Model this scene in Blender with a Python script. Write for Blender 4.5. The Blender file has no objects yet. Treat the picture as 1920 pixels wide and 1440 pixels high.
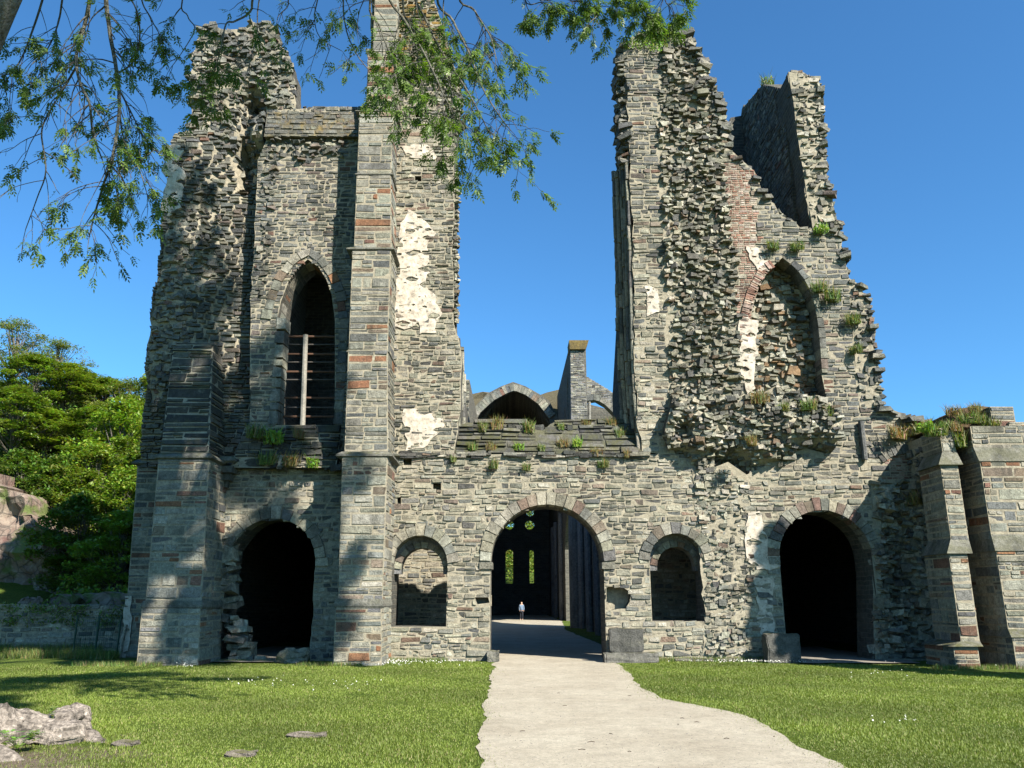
import bpy, bmesh, math, random
import numpy as np
from mathutils import Vector, Matrix, noise
from mathutils.geometry import delaunay_2d_cdt
random.seed(7)
R = random.random
U = random.uniform
rad = math.radians
SC = bpy.context.scene
COL = SC.collection

# ------------------------------------------------------------------ camera, sky, sun
EYE, PITCH, FPX = 1.75, rad(15.1), 1500.0
cam = bpy.data.cameras.new('camera')
camo = bpy.data.objects.new('camera', cam)
COL.objects.link(camo)
camo.location = (0, 0, EYE)
camo.rotation_euler = (rad(90) + PITCH, 0, 0)
cam.sensor_width = 36; cam.sensor_fit = 'HORIZONTAL'
cam.lens = FPX / 1920 * 36
cam.clip_start = 0.05; cam.clip_end = 4000
SC.camera = camo

SUN_EL, SUN_AZ = 39.0, 138.7          # azimuth clockwise from +Y
w = bpy.data.worlds.new('World'); SC.world = w; w.use_nodes = True
nt = w.node_tree
for n in list(nt.nodes): nt.nodes.remove(n)
sky = nt.nodes.new('ShaderNodeTexSky'); sky.sky_type = 'NISHITA'; sky.sun_disc = False
sky.sun_elevation = rad(SUN_EL); sky.sun_rotation = rad(SUN_AZ)
sky.air_density = 1.0; sky.dust_density = 0.5; sky.ozone_density = 2.2
bg = nt.nodes.new('ShaderNodeBackground'); bg.inputs[1].default_value = 0.05
wo = nt.nodes.new('ShaderNodeOutputWorld')
skc = nt.nodes.new('ShaderNodeMix'); skc.data_type = 'RGBA'; skc.blend_type = 'MULTIPLY'; skc.inputs[0].default_value = 1
skc.inputs[7].default_value = (.58, 1.17, 1.56, 1)      # clear late-spring blue
nt.links.new(sky.outputs[0], skc.inputs[6]); nt.links.new(skc.outputs[2], bg.inputs[0]); nt.links.new(bg.outputs[0], wo.inputs[0])
sd = bpy.data.lights.new('sun', 'SUN'); sd.energy = 5.0; sd.angle = rad(0.53); sd.color = (1.0, 0.935, 0.83)
so = bpy.data.objects.new('sun', sd); COL.objects.link(so)
e, a = rad(SUN_EL), rad(SUN_AZ)
TOSUN = Vector((math.cos(e) * math.sin(a), math.cos(e) * math.cos(a), math.sin(e)))
so.rotation_euler = (-TOSUN).to_track_quat('-Z', 'Y').to_euler(); so.location = (20, -20, 40)
SC.view_settings.view_transform = 'Standard'; SC.view_settings.look = 'None'
SC.view_settings.exposure = 1.5; SC.view_settings.gamma = 1

# ------------------------------------------------------------------ helpers
ST, CT = math.sin(PITCH), math.cos(PITCH)
def P(px, py, Y):
    """photo pixel -> world point on the plane at distance Y"""
    xc, yc = (px - 960) / FPX, (720 - py) / FPX
    t = Y / (CT - yc * ST)
    return Vector((xc * t, Y, EYE + (ST + yc * CT) * t))
def XZ(pts, Y=25.0):
    return [(P(x, y, Y).x, P(x, y, Y).z) for x, y in pts]
def GR(px, py, z=0.0):
    """photo pixel -> ground point"""
    xc, yc = (px - 960) / FPX, (720 - py) / FPX
    dz = ST + yc * CT
    t = (z - EYE) / dz
    return Vector((xc * t, (CT - yc * ST) * t, z))
def N(x, y, z=0.0, s=1.0):
    return noise.noise(Vector((x * s, y * s, z * s)))
def lerp(a, b, t): return a + (b - a) * t
def ss(a, b, x):
    t = min(1, max(0, (x - a) / (b - a))); return t * t * (3 - 2 * t)

def tag(o, label=None, cat=None, group=None, kind=None):
    if label: o['label'] = label
    if cat: o['category'] = cat
    if group: o['group'] = group
    if kind: o['kind'] = kind
    return o
def empty(name, label, cat, loc=(0, 0, 0), group=None):
    o = bpy.data.objects.new(name, None); COL.objects.link(o); o.location = loc
    o.empty_display_size = 0.2
    return tag(o, label, cat, group)

class MB:
    def __init__(s): s.v = []; s.f = []; s.c = []; s.rev = []
    def add(s, vs, fs, col=(0.3, 0.3, 0.3)):
        b = len(s.v); s.v.extend(vs)
        for f in fs: s.f.append([i + b for i in f]); s.c.append(col)
    def box(s, x0, x1, y0, y1, z0, z1, col=(.3, .3, .3)):
        vs = [(x, y, z) for z in (z0, z1) for y in (y0, y1) for x in (x0, x1)]
        s.add(vs, [(0, 2, 3, 1), (4, 5, 7, 6), (0, 1, 5, 4), (2, 6, 7, 3), (0, 4, 6, 2), (1, 3, 7, 5)], col)
    def tube(s, pts, rads, n=6, col=(.3, .3, .3), cap=True):
        b = len(s.v); k = len(pts); pts = [Vector(p) for p in pts]
        up = Vector((0.13, 0.21, 0.97))
        for i, p in enumerate(pts):
            d = (pts[min(i + 1, k - 1)] - pts[max(i - 1, 0)])
            if d.length < 1e-6: d = Vector((0, 0, 1))
            d.normalize()
            a1 = d.cross(up)
            if a1.length < 1e-3: a1 = d.cross(Vector((1, 0, 0)))
            a1.normalize(); a2 = d.cross(a1)
            r = rads[i] if hasattr(rads, '__len__') else rads
            for j in range(n):
                t = j / n * 2 * math.pi
                s.v.append(tuple(p + (a1 * math.cos(t) + a2 * math.sin(t)) * r))
        for i in range(k - 1):
            for j in range(n):
                j2 = (j + 1) % n
                s.f.append([b + i * n + j, b + i * n + j2, b + (i + 1) * n + j2, b + (i + 1) * n + j]); s.c.append(col)
        if cap:
            s.f.append([b + j for j in range(n)]); s.c.append(col)
            s.f.append([b + (k - 1) * n + j for j in range(n)]); s.c.append(col)
    def build(s, name, mat, parent=None, smooth=False, loc=None):
        me = bpy.data.meshes.new(name)
        v = s.v
        if loc is not None: v = [(x - loc[0], y - loc[1], z - loc[2]) for x, y, z in v]
        me.from_pydata(v, [], s.f)
        at = me.attributes.new('tint', 'FLOAT_COLOR', 'FACE')
        cc = np.ones((len(s.c), 4), dtype=np.float32)
        if len(s.c): cc[:, :3] = np.array(s.c, dtype=np.float32)
        if len(at.data) == len(s.c): at.data.foreach_set('color', cc.ravel())
        if smooth: me.polygons.foreach_set('use_smooth', [True] * len(me.polygons))
        me.materials.append(mat)
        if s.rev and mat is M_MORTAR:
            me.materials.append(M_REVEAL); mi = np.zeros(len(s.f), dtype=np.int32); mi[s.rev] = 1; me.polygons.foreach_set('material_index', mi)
        o = bpy.data.objects.new(name, me); COL.objects.link(o)
        if parent: o.parent = parent
        if loc is not None and parent is None: o.location = loc
        return o
def rebase(parts, root):
    """parts were modelled in world coordinates: keep them there under root"""
    for o in parts: o.parent = root; o.matrix_parent_inverse = Matrix.Translation(-root.location)

def fastmesh(name, V, F, Ccol, mat, parent=None):
    """V (n,3) float, F (m,k) int same-size faces, Ccol (m,3)"""
    me = bpy.data.meshes.new(name)
    m, k = F.shape
    me.vertices.add(len(V)); me.vertices.foreach_set('co', V.astype(np.float32).ravel())
    me.loops.add(m * k); me.loops.foreach_set('vertex_index', F.astype(np.int32).ravel())
    me.polygons.add(m); me.polygons.foreach_set('loop_start', (np.arange(m) * k).astype(np.int32))
    me.polygons.foreach_set('loop_total', np.full(m, k, dtype=np.int32))
    me.update(calc_edges=True)
    at = me.attributes.new('tint', 'FLOAT_COLOR', 'FACE')
    cc = np.ones((m, 4), dtype=np.float32); cc[:, :3] = Ccol
    at.data.foreach_set('color', cc.ravel())
    me.materials.append(mat)
    o = bpy.data.objects.new(name, me); COL.objects.link(o)
    if parent: o.parent = parent
    return o

# ------------------------------------------------------------------ materials
def new_mat(name):
    m = bpy.data.materials.new(name); m.use_nodes = True
    t = m.node_tree
    for n in list(t.nodes): t.nodes.remove(n)
    out = t.nodes.new('ShaderNodeOutputMaterial')
    return m, t, out
def nd(t, typ, **kw):
    n = t.nodes.new(typ)
    for k, v in kw.items(): setattr(n, k, v)
    return n
def mixc(t, a, b, fac, mode='MIX'):
    n = nd(t, 'ShaderNodeMix', data_type='RGBA', blend_type=mode)
    for sock, val in ((n.inputs[0], fac), (n.inputs[6], a), (n.inputs[7], b)):
        if isinstance(val, (int, float)): sock.default_value = val
        elif isinstance(val, tuple): sock.default_value = (*val, 1) if len(val) == 3 else val
        else: t.links.new(val, sock)
    return n.outputs[2]
def noisen(t, scale, detail=4, rough=.55, vec=None):
    n = nd(t, 'ShaderNodeTexNoise'); n.inputs['Scale'].default_value = scale
    n.inputs['Detail'].default_value = detail; n.inputs['Roughness'].default_value = rough
    if vec is not None: t.links.new(vec, n.inputs['Vector'])
    return n.outputs['Fac']
def ramp(t, fac, stops):
    n = nd(t, 'ShaderNodeValToRGB'); el = n.color_ramp.elements
    while len(el) < len(stops): el.new(0.5)
    for i, (p, c) in enumerate(stops):
        el[i].position = p; el[i].color = (c, c, c, 1) if isinstance(c, (int, float)) else (*c, 1)
    t.links.new(fac, n.inputs[0]); return n.outputs[0]
def bump(t, h, strength, dist):
    n = nd(t, 'ShaderNodeBump'); n.inputs['Strength'].default_value = strength; n.inputs['Distance'].default_value = dist
    t.links.new(h, n.inputs['Height']); return n.outputs[0]
def finish(t, out, col, normal=None, rough=0.9, spec=0.25):
    b = nd(t, 'ShaderNodeBsdfPrincipled')
    t.links.new(col, b.inputs['Base Color']) if not isinstance(col, tuple) else None
    if isinstance(col, tuple): b.inputs['Base Color'].default_value = (*col, 1)
    b.inputs['Roughness'].default_value = rough; b.inputs['Specular IOR Level'].default_value = spec
    if normal is not None: t.links.new(normal, b.inputs['Normal'])
    t.links.new(b.outputs[0], out.inputs[0]); return b
def geo_pos(t): return nd(t, 'ShaderNodeNewGeometry').outputs['Position']

def mat_stone(name='stone', lichen=(0.24, 0.225, 0.18), moss=(0.07, 0.07, 0.02), lich_at=.60):
    m, t, out = new_mat(name)
    at = nd(t, 'ShaderNodeAttribute'); at.attribute_name = 'tint'
    pos = geo_pos(t)
    n1 = noisen(t, 9.0, 6, .65, pos)
    c = mixc(t, at.outputs['Color'], ramp(t, n1, [(.25, .26), (.5, .50), (.78, .76)]), 1.0, 'MULTIPLY')
    n2 = noisen(t, 2.2, 5, .7, pos)
    c = mixc(t, c, lichen, ramp(t, n2, [(lich_at, 0.0), (lich_at + .12, .55)]))
    n3 = noisen(t, .8, 5, .7, pos)
    c = mixc(t, c, (0.03, 0.03, 0.027), ramp(t, n3, [(.50, 0.0), (.70, .62)]))
    mp = nd(t, 'ShaderNodeMapping'); mp.inputs['Scale'].default_value = (1.9, 1.9, .22); t.links.new(pos, mp.inputs['Vector'])
    c = mixc(t, c, (0.028, 0.029, 0.025), ramp(t, noisen(t, 1.0, 5, .65, mp.outputs[0]), [(.53, 0.0), (.68, .6)]))
    n4 = noisen(t, 34, 3, .6, pos)
    c = mixc(t, c, ramp(t, n4, [(.3, .72), (.6, 1.2)]), 1.0, 'MULTIPLY')
    # moss and soil on faces that look up
    sp = nd(t, 'ShaderNodeSeparateXYZ'); g = nd(t, 'ShaderNodeNewGeometry'); t.links.new(g.outputs['True Normal'], sp.inputs[0])
    up = nd(t, 'ShaderNodeMath', operation='MULTIPLY'); t.links.new(sp.outputs[2], up.inputs[0]); t.links.new(ramp(t, noisen(t, 3, 4, .6, pos), [(.4, 0.0), (.6, .8)]), up.inputs[1])
    cl = nd(t, 'ShaderNodeClamp'); t.links.new(up.outputs[0], cl.inputs[0])
    c = mixc(t, c, moss, cl.outputs[0])
    nb = nd(t, 'ShaderNodeMath', operation='ADD'); t.links.new(n1, nb.inputs[0]); t.links.new(n4, nb.inputs[1])
    finish(t, out, c, bump(t, nb.outputs[0], .9, .03), .92, .2)
    return m
M_STONE = mat_stone()
M_MORTAR = None
def mat_masonry(name, c1, c2, mort, bw=.42, bh=.14, msz=.018, dark=1.0):
    """laid stone for reveals, backs and far walls: pattern in wall coordinates"""
    m, t, out = new_mat(name)
    g = nd(t, 'ShaderNodeNewGeometry'); sp = nd(t, 'ShaderNodeSeparateXYZ'); t.links.new(g.outputs['Position'], sp.inputs[0])
    sn = nd(t, 'ShaderNodeSeparateXYZ'); t.links.new(g.outputs['True Normal'], sn.inputs[0])
    ab = nd(t, 'ShaderNodeMath', operation='ABSOLUTE'); t.links.new(sn.outputs[0], ab.inputs[0])
    gt = nd(t, 'ShaderNodeMath', operation='GREATER_THAN'); t.links.new(ab.outputs[0], gt.inputs[0]); gt.inputs[1].default_value = .6
    mx = nd(t, 'ShaderNodeMix', data_type='FLOAT'); t.links.new(gt.outputs[0], mx.inputs[0]); t.links.new(sp.outputs[0], mx.inputs[2]); t.links.new(sp.outputs[1], mx.inputs[3])
    cb = nd(t, 'ShaderNodeCombineXYZ'); t.links.new(mx.outputs[0], cb.inputs[0]); t.links.new(sp.outputs[2], cb.inputs[1])
    nz = nd(t, 'ShaderNodeTexNoise'); nz.inputs['Scale'].default_value = 1.6; nz.inputs['Detail'].default_value = 3; t.links.new(g.outputs['Position'], nz.inputs['Vector'])
    ad = nd(t, 'ShaderNodeVectorMath', operation='MULTIPLY_ADD'); t.links.new(nz.outputs['Color'], ad.inputs[0]); ad.inputs[1].default_value = (.16, .11, 0); t.links.new(cb.outputs[0], ad.inputs[2])
    br = nd(t, 'ShaderNodeTexBrick'); t.links.new(ad.outputs[0], br.inputs['Vector'])
    br.inputs['Scale'].default_value = 1; br.inputs['Brick Width'].default_value = bw; br.inputs['Row Height'].default_value = bh
    br.inputs['Mortar Size'].default_value = msz; br.inputs['Mortar Smooth'].default_value = .3; br.inputs['Bias'].default_value = 0
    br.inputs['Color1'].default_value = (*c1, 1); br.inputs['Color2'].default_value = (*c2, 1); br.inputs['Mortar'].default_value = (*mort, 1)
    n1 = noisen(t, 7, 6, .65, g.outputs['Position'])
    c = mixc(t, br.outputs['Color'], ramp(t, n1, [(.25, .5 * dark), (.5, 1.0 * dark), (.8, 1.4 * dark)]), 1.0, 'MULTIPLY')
    c = mixc(t, c, (0.05, 0.05, 0.045), ramp(t, noisen(t, .9, 5, .7, g.outputs['Position']), [(.5, 0.0), (.75, .6)]))
    sb = nd(t, 'ShaderNodeMath', operation='MULTIPLY_ADD'); t.links.new(br.outputs['Fac'], sb.inputs[0]); sb.inputs[1].default_value = -1.0; t.links.new(n1, sb.inputs[2])
    finish(t, out, c, bump(t, sb.outputs[0], .8, .04), .93, .15)
    return m
M_REVEAL = mat_masonry('laid_stone', (.085, .083, .07), (.05, .05, .045), (.11, .10, .08))  # colour lowered so interiors and reveals look deeper in shade
M_FARSTONE = mat_masonry('far_stone', (.115, .11, .09), (.07, .07, .062), (.15, .14, .115), .5, .2)
def mat_mortar(name, col, s=6):
    m, t, out = new_mat(name); pos = geo_pos(t)
    n1 = noisen(t, s, 6, .7, pos)
    c = mixc(t, tuple(x * .55 for x in col), col, ramp(t, n1, [(.3, 0.0), (.62, 1.0)]))
    c = mixc(t, c, (0.06, 0.06, 0.05), ramp(t, noisen(t, .8, 5, .7, pos), [(.56, 0.0), (.76, .6)]))
    c = mixc(t, c, ramp(t, noisen(t, 28, 3, .6, pos), [(.3, .8), (.6, 1.1)]), 1.0, 'MULTIPLY')
    finish(t, out, c, bump(t, n1, .6, .05), .95, .1); return m
M_MORTAR = mat_mortar('lime_mortar', (.29, .26, .195))
M_PLASTER = None
def mat_plaster():
    m, t, out = new_mat('old_plaster'); pos = geo_pos(t)
    n1 = noisen(t, 5, 7, .7, pos)
    c = mixc(t, (.24, .205, .16), (.50, .445, .37), ramp(t, n1, [(.30, 0.0), (.62, 1.0)]))
    c = mixc(t, c, (.12, .115, .10), ramp(t, noisen(t, 9, 5, .7, pos), [(.57, 0.0), (.66, .85)]))
    finish(t, out, c, bump(t, n1, .5, .04), .95, .1); return m
M_PLASTER = mat_plaster()
def mat_tint(name, rough=.8, spec=.2, ns=14, lo=.75, hi=1.2, bs=.4, bd=.02):
    m, t, out = new_mat(name)
    at = nd(t, 'ShaderNodeAttribute'); at.attribute_name = 'tint'; pos = geo_pos(t)
    n1 = noisen(t, ns, 5, .6, pos)
    c = mixc(t, at.outputs['Color'], ramp(t, n1, [(.3, lo * .6), (.7, hi * .6)]), 1.0, 'MULTIPLY')
    finish(t, out, c, bump(t, n1, bs, bd), rough, spec); return m
M_TINT = mat_tint('painted_and_worn')
M_BARK = mat_tint('bark', .95, .1, 18, .45, 1.5, 1.0, .05)
M_ROCK = None
def mat_rock():
    m, t, out = new_mat('quarry_rock'); pos = geo_pos(t)
    n1 = noisen(t, .9, 8, .7, pos)
    c = mixc(t, (.11, .065, .055), (.23, .19, .15), ramp(t, n1, [(.35, 0.0), (.62, 1.0)]))
    v = nd(t, 'ShaderNodeTexVoronoi'); v.inputs['Scale'].default_value = 1.3; v.feature = 'DISTANCE_TO_EDGE'; t.links.new(pos, v.inputs['Vector'])
    c = mixc(t, (.05, .045, .04), c, ramp(t, v.outputs['Distance'], [(.0, .2), (.06, 1.0)]))
    c = mixc(t, c, (.09, .12, .035), ramp(t, noisen(t, .7, 4, .6, pos), [(.53, 0.0), (.62, .9)]))
    finish(t, out, c, bump(t, n1, 1.0, .25), .95, .1); return m
M_ROCK = mat_rock()
def mat_leaf(name, trans=.35, rough=.5):
    m, t, out = new_mat(name)
    at = nd(t, 'ShaderNodeAttribute'); at.attribute_name = 'tint'
    b = nd(t, 'ShaderNodeBsdfPrincipled'); t.links.new(at.outputs['Color'], b.inputs['Base Color'])
    b.inputs['Roughness'].default_value = rough; b.inputs['Specular IOR Level'].default_value = .35
    tr = nd(t, 'ShaderNodeBsdfTranslucent')
    c2 = mixc(t, at.outputs['Color'], (1.4, 1.5, .5), 1.0, 'MULTIPLY'); t.links.new(c2, tr.inputs[0])
    mx = nd(t, 'ShaderNodeMixShader'); mx.inputs[0].default_value = trans
    t.links.new(b.outputs[0], mx.inputs[1]); t.links.new(tr.outputs[0], mx.inputs[2]); t.links.new(mx.outputs[0], out.inputs[0])
    return m
M_LEAF = mat_leaf('leaf'); M_BLADE = mat_leaf('grass_blade', .3, .6)
def mat_ground(name='turf_soil'):
    m, t, out = new_mat(name); pos = geo_pos(t)
    n1 = noisen(t, .45, 5, .6, pos); n2 = noisen(t, 11, 5, .7, pos); n3 = noisen(t, 60, 3, .7, pos)
    c = mixc(t, (.055, .085, .012), (.095, .13, .022), ramp(t, n1, [(.35, 0.0), (.65, 1.0)]))
    c = mixc(t, c, (.14, .13, .06), ramp(t, noisen(t, 1.1, 6, .7, pos), [(.60, 0.0), (.74, .55)]))
    c = mixc(t, c, ramp(t, n2, [(.3, .62), (.65, 1.25)]), 1.0, 'MULTIPLY')
    c = mixc(t, c, ramp(t, n3, [(.3, .6), (.65, 1.25)]), 1.0, 'MULTIPLY')
    # worn earth at the roots of the tree, bottom left of the yard
    sp = nd(t, 'ShaderNodeSeparateXYZ'); t.links.new(pos, sp.inputs[0])
    d = nd(t, 'ShaderNodeVectorMath', operation='DISTANCE'); t.links.new(pos, d.inputs[0]); d.inputs[1].default_value = (-6.1, 8.9, 0)
    dn = nd(t, 'ShaderNodeMath', operation='MULTIPLY_ADD'); t.links.new(noisen(t, 1.5, 5, .65, pos), dn.inputs[0]); dn.inputs[1].default_value = 5.0; t.links.new(d.outputs['Value'], dn.inputs[2])
    soil = mixc(t, (.12, .09, .065), (.20, .165, .12), n2)
    c = mixc(t, soil, c, ramp(t, dn.outputs[0], [(.0, 0.0), (1.0, 1.0)])) if False else mixc(t, soil, c, ramp_range(t, dn.outputs[0], 3.9, 5.0))
    nb = nd(t, 'ShaderNodeMath', operation='ADD'); t.links.new(n2, nb.inputs[0]); t.links.new(n3, nb.inputs[1])
    finish(t, out, c, bump(t, nb.outputs[0], .9, .05), .95, .1); return m
def ramp_range(t, val, a, b):
    n = nd(t, 'ShaderNodeMapRange'); t.links.new(val, n.inputs[0]); n.inputs[1].default_value = a; n.inputs[2].default_value = b
    return n.outputs[0]
def mat_path():
    m, t, out = new_mat('pale_gravel'); pos = geo_pos(t)
    n1 = noisen(t, .7, 5, .6, pos); n2 = noisen(t, 22, 5, .75, pos); n3 = noisen(t, 90, 2, .6, pos)
    c = mixc(t, (.27, .238, .182), (.35, .318, .25), ramp(t, n1, [(.3, 0.0), (.7, 1.0)]))
    c = mixc(t, c, ramp(t, n2, [(.3, .74), (.6, 1.08)]), 1.0, 'MULTIPLY')
    c = mixc(t, c, ramp(t, noisen(t, 4, 6, .75, pos), [(.35, .84), (.6, 1.06)]), 1.0, 'MULTIPLY')
    c = mixc(t, c, ramp(t, n3, [(.3, .62), (.5, 1.06)]), 1.0, 'MULTIPLY')
    nb = nd(t, 'ShaderNodeMath', operation='ADD'); t.links.new(n2, nb.inputs[0]); t.links.new(n3, nb.inputs[1])
    finish(t, out, c, bump(t, nb.outputs[0], .45, .02), .95, .15); return m
M_GROUND = mat_ground(); M_PATH = mat_path()

# ------------------------------------------------------------------ masonry generators
def inside(p, poly):
    x, y = p; c = False; n = len(poly); j = n - 1
    for i in range(n):
        xi, yi = poly[i]; xj, yj = poly[j]
        if (yi > y) != (yj > y) and x < (xj - xi) * (y - yi) / (yj - yi) + xi: c = not c
        j = i
    return c
def span(poly, v):
    xs = []; n = len(poly)
    for i in range(n):
        (x0, y0), (x1, y1) = poly[i], poly[(i + 1) % n]
        if (y0 > v) != (y1 > v): xs.append(x0 + (x1 - x0) * (v - y0) / (y1 - y0))
    xs.sort(); return [(xs[i], xs[i + 1]) for i in range(0, len(xs) - 1, 2)]
def subtract(iv, holes):
    out = iv
    for (a, b) in holes:
        nx = []
        for (c, d) in out:
            if b <= c or a >= d: nx.append((c, d)); continue
            if a > c: nx.append((c, a))
            if b < d: nx.append((b, d))
        out = nx
    return out
def subdiv(poly, step):
    out = []
    for i, (x0, y0) in enumerate(poly):
        x1, y1 = poly[(i + 1) % len(poly)]
        k = max(1, int(math.hypot(x1 - x0, y1 - y0) / step))
        for j in range(k): out.append((x0 + (x1 - x0) * j / k, y0 + (y1 - y0) * j / k))
    return out
def ragged(poly, amp, step=.25, seed=0):
    out = []
    for (x, y) in subdiv(poly, step):
        out.append((x + amp * N(x, y, seed, 2.3) * 1.6, y + amp * N(x + 9, y + 5, seed, 2.3) * 1.6))
    return out
def frontmap(Y): return lambda u, v, w: (u, Y - w, v)
def sidemap(X, s=1): return lambda u, v, w: (X + s * w, u, v)
Z0 = lambda u, v: 0.0

def slab(mb, outer, holes, M, thick, depth=Z0, step=None, col=(.3, .3, .3), rough=0):
    """wall body: front follows depth(u,v), flat back at -thick, closed reveals"""
    if step: outer = subdiv(outer, step); holes = [subdiv(h, step) for h in holes]
    pts = []; edges = []
    for poly in [outer] + holes:
        b = len(pts); n = len(poly); pts += [Vector(p) for p in poly]
        edges += [(b + i, b + (i + 1) % n) for i in range(n)]
    if step:
        x0 = min(p[0] for p in outer); x1 = max(p[0] for p in outer); y0 = min(p[1] for p in outer); y1 = max(p[1] for p in outer)
        yy = y0 + step * .5
        while yy < y1:
            xx = x0 + step * .5
            while xx < x1:
                q = (xx + U(-.2, .2) * step, yy + U(-.2, .2) * step)
                if inside(q, outer) and not any(inside(q, h) for h in holes): pts.append(Vector(q))
                xx += step
            yy += step
    vs, es, fs, _, _, _ = delaunay_2d_cdt(pts, edges, [], 0, 1e-5)
    F = []
    for f in fs:
        cx = sum(vs[i].x for i in f) / len(f); cy = sum(vs[i].y for i in f) / len(f)
        if inside((cx, cy), outer) and not any(inside((cx, cy), h) for h in holes): F.append(list(f))
    fr = [M(v.x, v.y, depth(v.x, v.y) + (U(-rough, rough) if rough else 0)) for v in vs]; bk = [M(v.x, v.y, -thick) for v in vs]
    n = len(vs)
    cnt = {}
    for f in F:
        for i in range(len(f)):
            a, b = f[i], f[(i + 1) % len(f)]; k = (min(a, b), max(a, b)); cnt.setdefault(k, []).append((a, b))
    sides = [[ab[0][1], ab[0][0], ab[0][0] + n, ab[0][1] + n] for ab in cnt.values() if len(ab) == 1]
    k0 = len(mb.f) + len(F)
    mb.add(fr + bk, F + [[i + n for i in reversed(f)] for f in F] + sides, col)
    mb.rev += list(range(k0, len(mb.f)))

PAL_TAN = [((.37, .35, .275), 6), ((.45, .425, .335), 5), ((.29, .285, .245), 4), ((.17, .17, .16), 3), ((.50, .47, .37), 3), ((.29, .235, .185), 1.6), ((.27, .19, .145), .6)]
PAL_GREY = [((.22, .22, .20), 5), ((.28, .275, .235), 4), ((.16, .165, .16), 4), ((.34, .325, .26), 3), ((.24, .195, .165), 1.4), ((.25, .15, .11), .3)]
PAL_ASH = [((.34, .335, .275), 6), ((.41, .395, .32), 5), ((.27, .275, .245), 4), ((.20, .205, .20), 2), ((.29, .225, .165), 1.1), ((.36, .18, .10), 0.7), ((.27, .15, .11), .8)]
PAL_RUB = [((.36, .345, .265), 5), ((.48, .45, .355), 4), ((.26, .25, .21), 4), ((.17, .165, .15), 2.4), ((.58, .545, .44), 2.4), ((.29, .215, .15), 1.0)]
PAL_LICH = [((.36, .26, .10), 4), ((.30, .27, .19), 4), ((.40, .24, .06), 2), ((.22, .21, .17), 3)]
PAL_DARK = [((.10, .10, .095), 5), ((.14, .135, .12), 4), ((.19, .18, .155), 2), ((.07, .07, .07), 2)]
PAL_BRICK = [((.40, .21, .155), 4), ((.46, .29, .225), 4), ((.52, .38, .31), 4), ((.30, .16, .12), 1.5), ((.60, .50, .42), 4)]
def pick(pal):
    t = sum(w for _, w in pal) * R()
    for c, w in pal:
        t -= w
        if t <= 0: break
    k = U(.8, 1.22); return (c[0] * k * U(.95, 1.05), c[1] * k, c[2] * k * U(.95, 1.05))

def stone(mb, M, u0, u1, v0, v1, w0, w1, jit, tilt, col, lean=0.0):
    """one dressed or split stone: irregular chamfered block"""
    h = v1 - v0; g = min(.035, .16 * h)
    q = []
    for (u, v, su, sv) in ((u0, v0, 1, 1), (u1, v0, -1, 1), (u1, v1, -1, -1), (u0, v1, 1, -1)):
        q.append((u + U(-jit, jit) * .5, v + U(-jit, jit) * .5, su, sv))
    tu, tv = U(-tilt, tilt), U(-tilt, tilt)
    bk = [M(u, v, w0 - sv * lean) for (u, v, su, sv) in q]
    fr = [M(u + su * g * U(.3, 1.2), v + sv * g * U(.3, 1.2), w1 - sv * lean + tu * -su + tv * -sv + U(-tilt, tilt) * .5) for (u, v, su, sv) in q]
    mb.add(bk + fr, [(4, 5, 6, 7), (0, 1, 5, 4), (1, 2, 6, 5), (2, 3, 7, 6), (3, 0, 4, 7)], col)

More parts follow.
